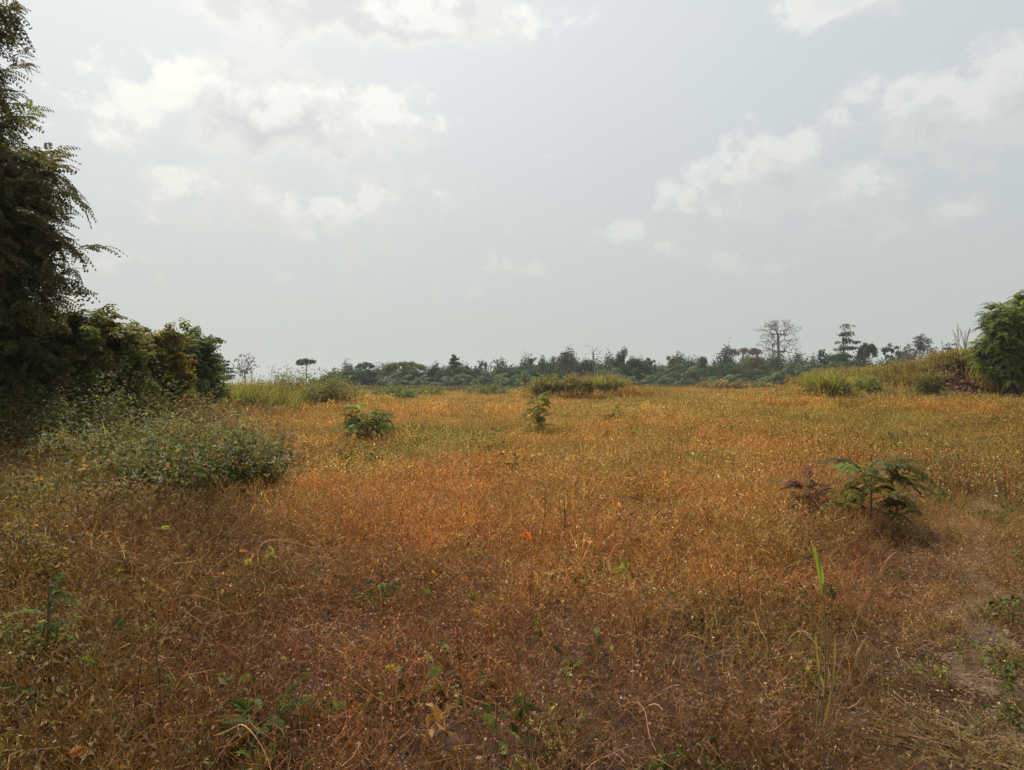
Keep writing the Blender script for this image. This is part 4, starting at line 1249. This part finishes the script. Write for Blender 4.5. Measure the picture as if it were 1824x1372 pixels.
def do_field():
    rng = np.random.default_rng(77)
    def colour(x, y, lum=.16):
        c = field_color(x, y)
        return c * np.exp(rng.normal(0, lum, (len(x), 1))) * (1 + rng.normal(0, .05, (len(x), 3)))
    # near
    x, y = wedge(rng, 36, 1.4, 11.5, .95)
    pd = path_dist(x, y)
    bare_n = smooth_noise(x, y, 3, 1.6)
    keep = (rng.random(len(x)) < np.clip(.92 - .16 * bare_n, .4, 1)) & (rng.random(len(x)) < sst(pd, .0, .5) + .6)
    keep &= rng.random(len(x)) > (.55) * blob_w(x, y, [(820, 1120, .9), (1190, 1230, .5), (550, 1160, .5), (1030, 1130, .6)])
    x, y = x[keep], y[keep]; pd = pd[keep]
    s_ = rng.uniform(.7, 1.15, len(x)) * (.85 + .25 * sst(y, 4, 9)) * (.40 + .60 * sst(pd, .2, 1.3)) * (1 + .45 * sst(-x / y, .3, .6))
    c = colour(x, y) * np.array([.97, 1.05, 1.03])
    place('dry_herbs', 'reddish brown dry herbs covering the near field', 'dry herbs', rng, x, y, s_, near_c, 8, c, .16)
    # middle
    x, y = wedge(rng, 8.5, 9.0, 30, .82)
    keep = (rng.random(len(x)) < sst(path_dist(x, y), .0, .5) + .6) & (rng.random(len(x)) < sst(y, 8.5, 11.5))
    x, y = x[keep], y[keep]; c = colour(x, y, .15) * np.array([1.03, .955, 1.0])
    s_ = rng.uniform(.75, 1.15, len(x)) * (1 + .16 * smooth_noise(x, y, 9, .7))
    place('dry_herbs', 'orange brown dry herbs covering the middle of the field', 'dry herbs', rng, x, y, s_, mid_c, 8, c)
    # far
    x, y = wedge(rng, 1.9, 27, 95, .76)
    keep = (rng.random(len(x)) > BARE(x, y) * 1.6) & (rng.random(len(x)) < 1 - .6 * sst(y, 60, 95))
    x, y = x[keep], y[keep]; c = colour(x, y, .16)
    g = np.clip(.5 + .5 * smooth_noise(x, y, 21, .25), 0, 1)[:, None] * sst(y, 30, 45)[:, None]
    bank = (sst(x - .4 * np.maximum(y - 36, 0), 12, 15) * sst(y, 36, 39))[:, None]
    gc = np.array([.27, .25, .07])
    m = np.clip(.35 * g + .6 * bank, 0, .8)
    c = c * (1 - m) + gc * m * np.exp(rng.normal(0, .25, (len(x), 1)))
    s_ = rng.uniform(.7, 1.25, len(x)) * (1 + .35 * bank[:, 0]) * (1 + .15 * smooth_noise(x, y, 9, .5))
    place('dry_herbs', 'golden dry herbs on the far side of the field', 'dry herbs', rng, x, y, s_, far_c, 6, c)
    # very far fringe before the tree line
    x, y = wedge(rng, .35, 85, 165, .70)
    c = np.array([.17, .15, .055]) * np.exp(rng.normal(0, .25, (len(x), 1)))
    place('rough_grass', 'rough grass in front of the distant tree line', 'grass', rng, x, y, rng.uniform(1.0, 1.9, len(x)), far_c, 6, c)
    x, y = wedge(rng, 1.3, 4, 34, .85)
    k = (smooth_noise(x, y, 31, .8) > .15) & (path_dist(x, y) > .5) & (rng.random(len(x)) > BARE(x, y)); x, y = x[k], y[k]
    place('tall_dry_herbs', 'taller dry stems standing in loose groups above the other herbs', 'dry herbs', rng, x, y, rng.uniform(1.15, 1.6, len(x)), tall_c, 5,
          colour(x, y, .3) * np.array([.85, .80, .85]), .12)
    # green herbs among the dry ones
    GB = [(880, 960, .5), (1390, 1060, .45), (1150, 1160, .28), (1790, 1230, .55), (1790, 1150, .3), (980, 1330, .25), (80, 1220, .4), (430, 1270, .35), (600, 860, .8), (640, 900, .5),
          (1420, 1060, .4), (1080, 900, .5), (60, 930, .8), (100, 880, .6), (1560, 1170, .3), (1530, 1330, .2), (1270, 1290, .25), (1740, 880, .6), (1300, 1240, .2), (580, 1290, .2),
          (1240, 1270, .2), (1130, 1300, .2), (1800, 900, .6), (880, 920, .6), (1400, 1130, .3), (500, 880, .6)]
    x, y = wedge(rng, 16, 1.6, 13, .9)
    w = blob_w(x, y, GB); p = .05 + .30 * w + .06 * np.clip(smooth_noise(x, y, 14, 1.1), 0, 1)
    k = rng.random(len(x)) < p; x, y, w = x[k], y[k], w[k]
    base = np.where(rng.random((len(x), 1)) < .5, np.array([[.095, .115, .03]]), np.array([[.13, .125, .035]]))
    place('green_herbs', 'olive green herbs growing in patches among the dry ones', 'herbs', rng, x, y, rng.uniform(.5, .95, len(x)), green_c, 5,
          base * np.exp(rng.normal(0, .22, (len(x), 1))), .2)
    x, y = wedge(rng, 2.5, 12, 34, .8)
    w = np.clip(smooth_noise(x, y, 15, .45), 0, 1)
    k = rng.random(len(x)) < .15 + .35 * w; x, y = x[k], y[k]
    place('green_herbs', 'yellowish green herbs scattered over the middle field', 'herbs', rng, x, y, rng.uniform(1.2, 1.9, len(x)), green_c, 5,
          np.array([.17, .15, .035]) * np.exp(rng.normal(0, .2, (len(x), 1))), .15)
    # broad leaves, yellow to green, mostly on the left
    x, y = wedge(rng, 9, 1.8, 12, .9)
    p = .14 + .80 * sst(-x / y, .22, .55) * sst(-y, -12, -8) + .25 * blob_w(x, y, [(960, 1140, .15), (440, 1270, .3), (640, 1060, .2), (1120, 1030, .2), (700, 1200, .15)])
    k = (rng.random(len(x)) < p) & (path_dist(x, y) > .6); x, y = x[k], y[k]
    pal = np.array([[.16, .17, .03], [.10, .13, .035], [.24, .16, .03], [.13, .13, .04], [.20, .11, .03]])
    place('broad_leaved_herbs', 'yellow green broad leaved herbs scattered over the near field, thickest at left', 'herbs', rng, x, y, rng.uniform(.5, .95, len(x)), big_c, 4,
          pal[rng.integers(0, 5, len(x))] * np.exp(rng.normal(0, .2, (len(x), 1))), .25)
    # vines
    x, y = wedge(rng, 10, 2.7, 12, .9)
    p = .45 + .55 * sst(-x / y, -.25, .25)
    k = (rng.random(len(x)) < p) & (rng.random(len(x)) < sst(path_dist(x, y), .3, .9)); x, y = x[k], y[k]
    vt = np.array([[.30, .18, .12], [.22, .10, .06], [.38, .26, .18], [.18, .09, .055]])
    place('tangled_vines', 'dry curling vines tangled through the near herbs', 'vines', rng, x, y, rng.uniform(.6, 1.2, len(x)), vine_c, 7,
          vt[rng.integers(0, 4, len(x))] * np.exp(rng.normal(0, .25, (len(x), 1))), .3)
    # straw over the trodden strip
    x, y = wedge(rng, 30, 1.4, 12, .95)
    pd = path_dist(x, y); k = rng.random(len(x)) < .9 * np.exp(-(pd / .45) ** 2); x, y = x[k], y[k]
    st = np.array([[.40, .29, .17], [.30, .21, .12], [.24, .17, .08]])
    place('straw', 'pale trodden straw and fallen bits over the faint path at the right', 'straw', rng, x, y, rng.uniform(.6, 1.1, len(x)), lit_c, 6,
          st[rng.integers(0, 3, len(x))] * np.exp(rng.normal(0, .2, (len(x), 1))), .08)
    x, y = wedge(rng, 26, 1.4, 12, .95)
    pd = path_dist(x, y); k = rng.random(len(x)) < .95 * np.exp(-(pd / .7) ** 2); x, y = x[k], y[k]
    place('short_dry_grass', 'short trampled dry grass along the faint path', 'dry grass', rng, x, y, rng.uniform(.35, .68, len(x)), near_c, 8,
          field_color(x, y) * np.array([1.1, 1.2, 1.25]) * np.exp(rng.normal(0, .2, (len(x), 1))), .35)
    # litter
    x, y = wedge(rng, 9, 1.4, 11, .95)
    lt = np.array([[.27, .18, .13], [.20, .12, .08], [.16, .09, .055]])
    place('leaf_litter', 'pale fallen leaves and bits of straw on the ground', 'leaf litter', rng, x, y, rng.uniform(.7, 1.2, len(x)), lit_c, 6,
          lt[rng.integers(0, 3, len(x))] * np.exp(rng.normal(0, .2, (len(x), 1))), .05)


do_field()


# ---------------------------------------------------------------- saplings with pinnate fronds
def pinnate(seed, L=.42, npair=15, lf=.10, lw=.026, droop=.45):
    rng = np.random.default_rng(seed); g = Geo()
    finger(g, rng, np.zeros(3), unit(np.array([1, 0, .62])), L, npair, lf, lw, droop, np.array([1., 1, 1]), rw=.005)
    return g


PIN = [pinnate(400 + i, droop=.35 + .18 * i).mesh('frond', M_leaf) for i in range(4)]


def bez(a, b, c, n=9):
    t = np.linspace(0, 1, n)[:, None]; a, b, c = map(np.asarray, (a, b, c))
    return (1 - t) ** 2 * a + 2 * t * (1 - t) * b + t ** 2 * c


def sapling(name, label, base, h, w, seed, color, n=26, cat='sapling', stemc=(.12, .08, .05), mat=None, low=.15, up=.0, fs=1.0, azr=None):
    h *= 1.12; fs *= 1.2; n = int(n * 1.15)
    rng = np.random.default_rng(seed); root = thing(name, tuple(base), label, cat)
    g = Geo(); t = np.linspace(0, 1, 7)[:, None]; dx = rng.normal(0, .06, 2) * h
    Q = np.concatenate([dx * t, t * h * .88 - .03], 1); g.tube(Q, np.linspace(.011, .004, 7) * (1 + h * .2), np.array(stemc), 5)
    n = int(n * 1.5); nb = max(4, n // 6); tips = []
    for j in range(nb):      # side branches, longest low down
        f = low + (.9 - low) * (j + rng.random() * .8) / nb; p = np.array([np.interp(f, t[:, 0], Q[:, k]) for k in range(3)])
        a_ = j * 2.399 + rng.normal(0, .4); L = w * .5 * rng.uniform(.35, .8) * (1.15 - .75 * f)
        e = p + np.array([cos(a_) * L, sin(a_) * L, L * rng.uniform(.1, .7)])
        g.tube(bez(p, (p + e) / 2 + np.array([0, 0, L * .15]), e, 5), np.linspace(.005, .002, 5), np.array(stemc), 4); tips.append((p, e, a_))
    g.obj('stem', M_bark, root, True)
    for i in range(n):
        if i % 4 == 0:
            f = low + (1 - low) * (i + .5) / n; p = np.array([np.interp(f, t[:, 0], Q[:, j]) for j in range(3)]); az = i * 2.399
        else:
            p0, e, a_ = tips[i % nb]; q = rng.uniform(.3, 1); p = p0 * (1 - q) + e * q; az = a_ + rng.normal(0, .9)
        o = bpy.data.objects.new('frond', PIN[int(rng.integers(4))]); col0.objects.link(o); o.parent = root; o.location = p
        o.rotation_euler = (rng.normal(0, .3), -(rng.normal(.0, .25) + up), az)
        s_ = fs * (w / 2) / .40 * rng.uniform(.45, .85)
        o.scale = (s_, s_, s_); o.color = (*np.clip(jit(rng, color if rng.random() > .12 else (.20, .13, .05), 1, .28, .08)[0], 0, 1), 1)
    return root


SG = (.19, .20, .06)
sapling('sapling', 'spreading green sapling left of the middle with a low branch reaching left', gp(655, 803, .0), .95, 1.45, 2001, SG, 46, fs=.9)
sapling('sapling', 'bushy side shoot of fronds at the left foot of the spreading sapling', gp(622, 802, .0), .42, .75, 2002, SG, 16)
sapling('sapling', 'upright green sapling nearest the middle of the field', gp(960, 788, .0), 1.3, 1.0, 2003, SG, 50, fs=.85)
sapling('sapling', 'large sapling with arching fronds in the right foreground beside the path', gp(1553, 955, .0), .86, 1.2, 2004, (.14, .14, .055), 24, fs=1.0)
sapling('sapling', 'few pale fronds lying low left of the upright sapling', gp(878, 800, .0), .5, .75, 2005, (.13, .14, .04), 7, up=.1)
sapling('sapling', 'faint small sapling right of the upright one, near the mound', gp(1094, 770, .0), .9, .8, 2006, (.13, .12, .04), 12)
sapling('sapling', 'two or three yellowish fronds sticking out of the herbs at the right', gp(1610, 812, .0), .6, .75, 2007, (.20, .17, .06), 6, up=.3)
sapling('dry_sapling', 'withered reddish brown sapling left of the large right foreground sapling', gp(1442, 935, .0), .55, .62, 2008, (.16, .085, .065), 20, stemc=(.2, .1, .07), up=.45)
sapling('sapling', 'dark green seedling at the far left of the near field', gp(85, 1230, .0), .62, .42, 2009, (.07, .10, .03), 12, fs=.9)
sapling('seedling', 'fern-like green seedling near the bottom left beside the dark hollow', gp(465, 1345, .0), .22, .42, 2010, (.08, .12, .03), 14, up=.15)
sapling('seedling', 'small dark seedling with a pale top leaf left of the middle foreground', gp(645, 1085, .0), .2, .26, 2011, (.05, .08, .045), 9, up=.2)
sapling('sapling', 'thin dark weed sapling standing at the right rim of the thicket', gp(508, 880, .0), .85, .32, 2012, (.06, .06, .025), 20)


# ---------------------------------------------------------------- single leaves, stalks and tufts of the near field
def leaf_mesh(seed, L=.07, W=.045):
    rng = np.random.default_rng(seed); V = []; Q = []
    nx, ny = 7, 5
    for i in range(nx):
        t = i / (nx - 1); w = W * (sin(pi * min(1, t * .93 + .05)) ** .8) * (1.15 - .45 * t)
        for j in range(ny):
            s_ = (j / (ny - 1) - .5)
            V.append((t * L, s_ * w, abs(s_) * w * .7 + .012 * sin(t * 3 + seed) + rng.normal(0, .0008)))
    for i in range(nx - 1):
        for j in range(ny - 1):
            a = i * ny + j; Q.append((a, a + 1, a + ny + 1, a + ny))
    g = Geo(); V = np.array(V); C = np.ones((len(V), 3)); mid = np.abs(V[:, 1]) < .001; C[mid] *= .8
    g.add(V, np.array(Q), C)
    return g.mesh('leaf', M_leaf, True)


LM = [leaf_mesh(i) for i in range(4)]


def lone_leaf(name, label, px, py, z, color, size, seed, group=None):
    rng = np.random.default_rng(seed); p = gp(px, py, z); d = p[1]
    o = bpy.data.objects.new(name, LM[seed % 4]); col0.objects.link(o)
    o.location = (p[0], p[1], p[2] + z)
    o.rotation_euler = (rng.uniform(.4, 1.0), rng.normal(0, .5), rng.uniform(-.8, .8))
    s_ = size / .07 * .7; o.scale = (s_,) * 3; o.color = (*color, 1)
    tag(o, label, 'leaf')
    return o


lone_leaf('orange_leaf', 'bright orange withered leaf standing out in the middle of the field', 932, 952, .38, (.75, .16, .03), .13, 1)
lone_leaf('orange_leaf', 'orange leaf at the top of the vines in the left near field', 426, 985, .33, (.75, .26, .05), .08, 2)
lone_leaf('orange_leaf', 'small dull orange leaf just below right of the other orange leaf at left', 448, 998, .30, (.55, .25, .06), .07, 3)
lone_leaf('yellow_leaf', 'yellow leaf near the bottom, left of the middle', 684, 1196, .15, (.55, .42, .04), .085, 4)
lone_leaf('pale_leaf', 'pale curled leaf touching the yellow leaf at its right', 705, 1198, .15, (.5, .45, .25), .06, 5)
lone_leaf('orange_leaf', 'single orange yellow leaf on the ground right of the middle foreground', 1188, 1206, .08, (.75, .38, .05), .07, 6)
lone_leaf('pale_leaf', 'pale dead leaf lying below the single orange yellow leaf', 1206, 1252, .03, (.55, .45, .34), .085, 7)
lone_leaf('pale_leaf', 'broad beige dead leaf left of the other pale one at the bottom', 1180, 1250, .03, (.45, .36, .25), .06, 8)
lone_leaf('orange_leaf', 'orange leaf in the lower left among green leaves', 248, 1178, .22, (.7, .32, .04), .05, 9)
lone_leaf('orange_leaf', 'brownish orange leaf near the bottom left corner', 122, 1348, .25, (.5, .16, .04), .08, 10)
lone_leaf('orange_leaf', 'dull orange leaf on a stem in the centre left', 768, 1018, .32, (.6, .30, .07), .07, 11)
lone_leaf('red_leaf', 'reddish orange leaf right of the dull orange one', 822, 1030, .30, (.6, .16, .05), .07, 12)
lone_leaf('yellow_leaf', 'yellow leaf fragment at the bottom beside the dark hollow', 398, 1330, .05, (.65, .5, .08), .05, 13)
lone_leaf('yellow_leaf', 'lime yellow leaf above the vines at the left', 288, 944, .38, (.38, .40, .05), .09, 14)
lone_leaf('yellow_leaf', 'lime yellow leaf at the far left of the near field', 40, 966, .38, (.35, .38, .05), .11, 15)
lone_leaf('green_leaf', 'round olive leaf low at the left, on a dark stalk', 110, 1220, .28, (.17, .18, .05), .12, 16)
lone_leaf('green_leaf', 'pointed green leaf right of the round olive one', 143, 1178, .30, (.15, .20, .045), .10, 17)
lone_leaf('green_leaf', 'olive leaf hanging on a stalk near the bottom at left', 192, 1288, .25, (.15, .16, .045), .09, 18)
lone_leaf('yellow_leaf', 'yellow leaf by the vines in the lower left', 501, 1172, .18, (.5, .42, .06), .06, 19)
p = gp(1137, 1188, .05); g = Geo()
t = np.linspace(-1, 1, 7); g.tube(np.stack([t * 0, t * .003, t * .013], 1), .0135 * np.sqrt(np.maximum(.02, 1 - t ** 2)), np.array((.62, .55, .45)), 9)
o = g.obj('seed_head', M_dry, smooth=True, loc=(p[0], p[1], p[2] + .05)); tag(o, 'round pale seed head at the foot of a short dark stalk', 'seed head')


def leafy_plant(name, label, px, py, z, n, L, color, seed, cat='plant', h=.12):
    rng = np.random.default_rng(seed); p = gp(px, py, 0); root = thing(name, tuple(p), label, cat)
    for i in range(n):
        o = bpy.data.objects.new('leaf', LM[i % 4]); col0.objects.link(o); o.parent = root
        f = (i + .5) / n; o.location = (rng.normal(0, .01), rng.normal(0, .01), h * f)
        o.rotation_euler = (rng.normal(0, .3), -rng.uniform(.1, .8), i * 2.4 + rng.normal(0, .3)); s_ = L / .07 * rng.uniform(.7, 1.2)
        o.scale = (s_,) * 3; o.color = (*np.clip(jit(rng, color, 1, .18, .06)[0], 0, 1), 1)
    g = Geo(); g.tube(np.array([[0, 0, -.02], [.002, 0, h * .5], [0, .003, h]]), [.004, .003, .002], np.array([.14, .12, .05]), 4); g.obj('stem', M_bark, root, True)


leafy_plant('leafy_plant', 'small bright green leafy plant in the centre foreground', 962, 1142, 0, 9, .07, (.14, .19, .04), 3001)
leafy_plant('leafy_plant', 'green leafy plant in the dark hollow near the bottom left', 440, 1330, 0, 14, .08, (.07, .12, .035), 3002, h=.18)
leafy_plant('leafy_plant', 'light green leafy plant at the left of the dark hollow', 372, 1265, 0, 9, .07, (.12, .17, .04), 3003, h=.15)
leafy_plant('leafy_plant', 'lime leafy plant below the lower left vines', 300, 1262, 0, 10, .06, (.20, .22, .05), 3004, h=.15)
leafy_plant('leafy_plant', 'yellow green plant with drooping leaves left of the centre', 560, 1062, 0, 9, .07, (.20, .19, .05), 3005, h=.2)
leafy_plant('leafy_plant', 'pale olive plant right of the yellow leaf at the bottom', 862, 1240, 0, 8, .06, (.17, .17, .05), 3006, h=.1)
leafy_plant('leafy_plant', 'dark green plant at the bottom left corner', 40, 1330, 0, 14, .10, (.05, .09, .03), 3007, h=.22)
leafy_plant('leafy_plant', 'two big green leaves at the bottom edge beside the dark hollow', 448, 1400, 0, 5, .10, (.10, .17, .03), 3008, h=.1)
leafy_plant('leafy_plant', 'light green leaves beside the lime leaf at the left', 205, 1085, 0, 9, .08, (.17, .19, .045), 3009, h=.25)

# foreground grasses
def blade(root, P, w, col, name='leaf_blade', mat=None):
    g = Geo(); P = np.asarray(P, float); k = len(P)
    s_ = np.linspace(0, 1, k); W = w * np.sin(np.clip(s_ * .85 + .12, 0, 1) * pi) ** .6; W[-1] = w * .05
    g.ribbons(P[None], W, np.array([col]), R, side=np.array([[.92, -.35, .18]]))
    return g.obj(name, M_leaf, root)


b = gp(1455, 1380, 0)
root = thing('tall_grass_plant', tuple(b), 'tall thin grass plant with one bright green tip leaf in the right foreground', 'grass')
rel3 = lambda px, py, dd=0.0: rel(px, py, b[1] + dd, b)
def stalk(a, m, c, r, col, n=9, parent=None, name='stalk'):
    g = Geo(); P = bez(a, m, c, n); g.tube(P, np.linspace(r, r * .5, n), np.array(col), 5); return g.obj(name, M_dry, parent or root)
stalk((0, 0, -.02), rel3(1475, 1180), rel3(1484, 1085), .0042, (.26, .15, .07))
stalk((.01, .02, -.02), rel3(1480, 1200, .03), rel3(1466, 1040, .05), .0040, (.24, .19, .07))
stalk((-.01, 0, -.02), rel3(1462, 1210), rel3(1468, 1060), .0036, (.30, .24, .10))
stalk((.0, .03, -.02), rel3(1500, 1110, .1), rel3(1592, 985, .15), .0030, (.32, .19, .10))
stalk((.02, .0, -.02), rel3(1490, 1250), rel3(1545, 1135), .0022, (.34, .22, .12))
blade(root, bez(rel3(1462, 1045, .05), rel3(1462, 1005, .05), rel3(1447, 972, .04)), .015, (.20, .26, .04))
blade(root, bez(rel3(1464, 1060, .05), rel3(1470, 1025, .05), rel3(1456, 992, .04)), .012, (.22, .26, .05))
blade(root, bez(rel3(1478, 1160), rel3(1450, 1155), rel3(1368, 1176)), .009, (.42, .27, .16))
blade(root, bez(rel3(1575, 1005, .14), rel3(1585, 990, .15), rel3(1600, 982, .15)), .010, (.45, .31, .19))
blade(root, bez(rel3(1525, 1170), rel3(1535, 1145), rel3(1548, 1133)), .008, (.42, .30, .18))
blade(root, bez(rel3(1452, 1345), rel3(1435, 1352), rel3(1424, 1372)), .011, (.46, .34, .21))
blade(root, bez(rel3(1470, 1230), rel3(1458, 1200), rel3(1452, 1120)), .010, (.24, .20, .07))
blade(root, bez(rel3(1466, 1300), rel3(1490, 1220), rel3(1488, 1130)), .010, (.26, .19, .08))

for (px, py, h, w, n, c, seed, lb, dryf) in [
    (1010, 1330, .30, .22, 26, (.16, .17, .05), 3101, 'grass tuft with upright green blades at the bottom centre', .35),
    (640, 1172, .26, .2, 60, (.24, .13, .07), 3102, 'reddish dry grass tuft left of the yellow leaf', .5),
    (690, 1160, .24, .2, 60, (.22, .11, .07), 3103, 'reddish dry grass tuft above the yellow leaf', .5),
    (1335, 1110, .24, .25, 60, (.18, .14, .06), 3104, 'fine straw-coloured tuft below the green patch at right', .4),
    (1700, 1330, .14, .5, 160, (.30, .23, .13), 3105, 'flattened pale straw tuft on the path at the bottom right', .6),
    (1790, 1345, .14, .5, 160, (.30, .24, .14), 3106, 'flattened pale straw at the bottom right corner', .6)]:
    p = gp(px, py, 0)
    grass_clump('grass_tuft', lb, 0, p[1], w, h, seed, c, n, 0, .009, base=p, dryf=dryf, lean=.7 if h > .2 else 2.4)

# lone upright dark stalks
for i, (px, y0, y1, lb) in enumerate([
    (1007, 975, 882, 'tall thin dark stalk standing alone right of the middle of the field'),
    (944, 1110, 1005, 'dark upright stalk below the bright orange leaf'),
    (683, 1110, 1000, 'thin dark stalk right of the small dark seedling'),
    (233, 1330, 1170, 'dark bent stalk in the lower left'),
    (290, 1352, 1130, 'long dark stalk leaning in the lower left'),
    (1137, 1185, 1120, 'short dark stalk above the pale seed head'),
    (822, 1250, 1110, 'thin brown stalk right of the yellow leaf'),
    (1322, 1100, 1015, 'thin brown stalk beside the green patch at right')]):
    p = gp(px, y0 + 12, 0); rng = np.random.default_rng(4000 + i)
    hh = EYE - (y1 - HY) / F * p[1] - p[2]; g = Geo(); dx = rng.normal(0, .05, 2) * hh
    t = np.linspace(0, 1, 8)[:, None]; Q = np.concatenate([dx * t ** 1.6 + rng.normal(size=(8, 2)) * .003, t * hh - .02], 1)
    g.tube(Q, np.linspace(.004, .002, 8) * max(1, p[1] / 5), np.array((.07, .04, .03)), 4)
    m = 5; cpt = Q[rng.integers(3, 8, m)]
    g.leaves(cpt, rvec(rng, m), rvec(rng, m), .03, .012, jit(rng, (.14, .08, .05), m))
    o = g.obj('dry_stalk', M_dry, loc=tuple(p)); tag(o, lb, 'stalk')


# ---------------------------------------------------------------- bare earth face of the bank
def clods():
    rng = np.random.default_rng(61); g = Geo()
    n = 240
    x = 23.2 + rng.normal(0, .8, n); y = 38.7 + rng.normal(0, .9, n); r = rng.uniform(.03, .13, n)
    for i in range(n):
        th_ = np.linspace(0, 2 * pi, 7)[:-1]
        P = np.array([[0, 0, -1], [0, 0, -.4], [0, 0, .4], [0, 0, .9]]) * r[i] * .6 + np.array([x[i], y[i], float(th(x[i], y[i])) + r[i] * .1])
        P = P + rng.normal(size=(4, 3)) * r[i] * .12
        g.tube(P, np.array([.4, 1, .8, .08]) * r[i] * rng.uniform(.8, 1.2, 4), jit(rng, (.30, .155, .085), 1, .2)[0], 6)
    o = g.obj('earth_clods', M_dry); tag(o, 'reddish clods of bare earth on the bank slope left of the big shrub', 'earth', kind='stuff')


clods()


# ---------------------------------------------------------------- the hazy air
def haze():
    me = bpy.data.meshes.new('haze'); s_ = 1200; z0, z1 = -1.5, 27.5
    V = [(x, y, z_) for z_ in (z0, z1) for y in (-s_, s_) for x in (-s_, s_)]
    me.from_pydata(V, [], [(0, 2, 3, 1), (4, 5, 7, 6), (0, 1, 5, 4), (2, 6, 7, 3), (0, 4, 6, 2), (1, 3, 7, 5)])
    o = bpy.data.objects.new('haze', me); col0.objects.link(o); tag(o, kind='stuff')
    m = bpy.data.materials.new('haze'); m.use_nodes = True; t = m.node_tree; t.nodes.clear()
    v = t.nodes.new('ShaderNodeVolumePrincipled'); v.inputs['Color'].default_value = (.86, .92, .97, 1)
    v.inputs['Density'].default_value = .00035; v.inputs['Anisotropy'].default_value = .2
    out_ = t.nodes.new('ShaderNodeOutputMaterial'); t.links.new(v.outputs[0], out_.inputs['Volume'])
    me.materials.append(m)


haze()
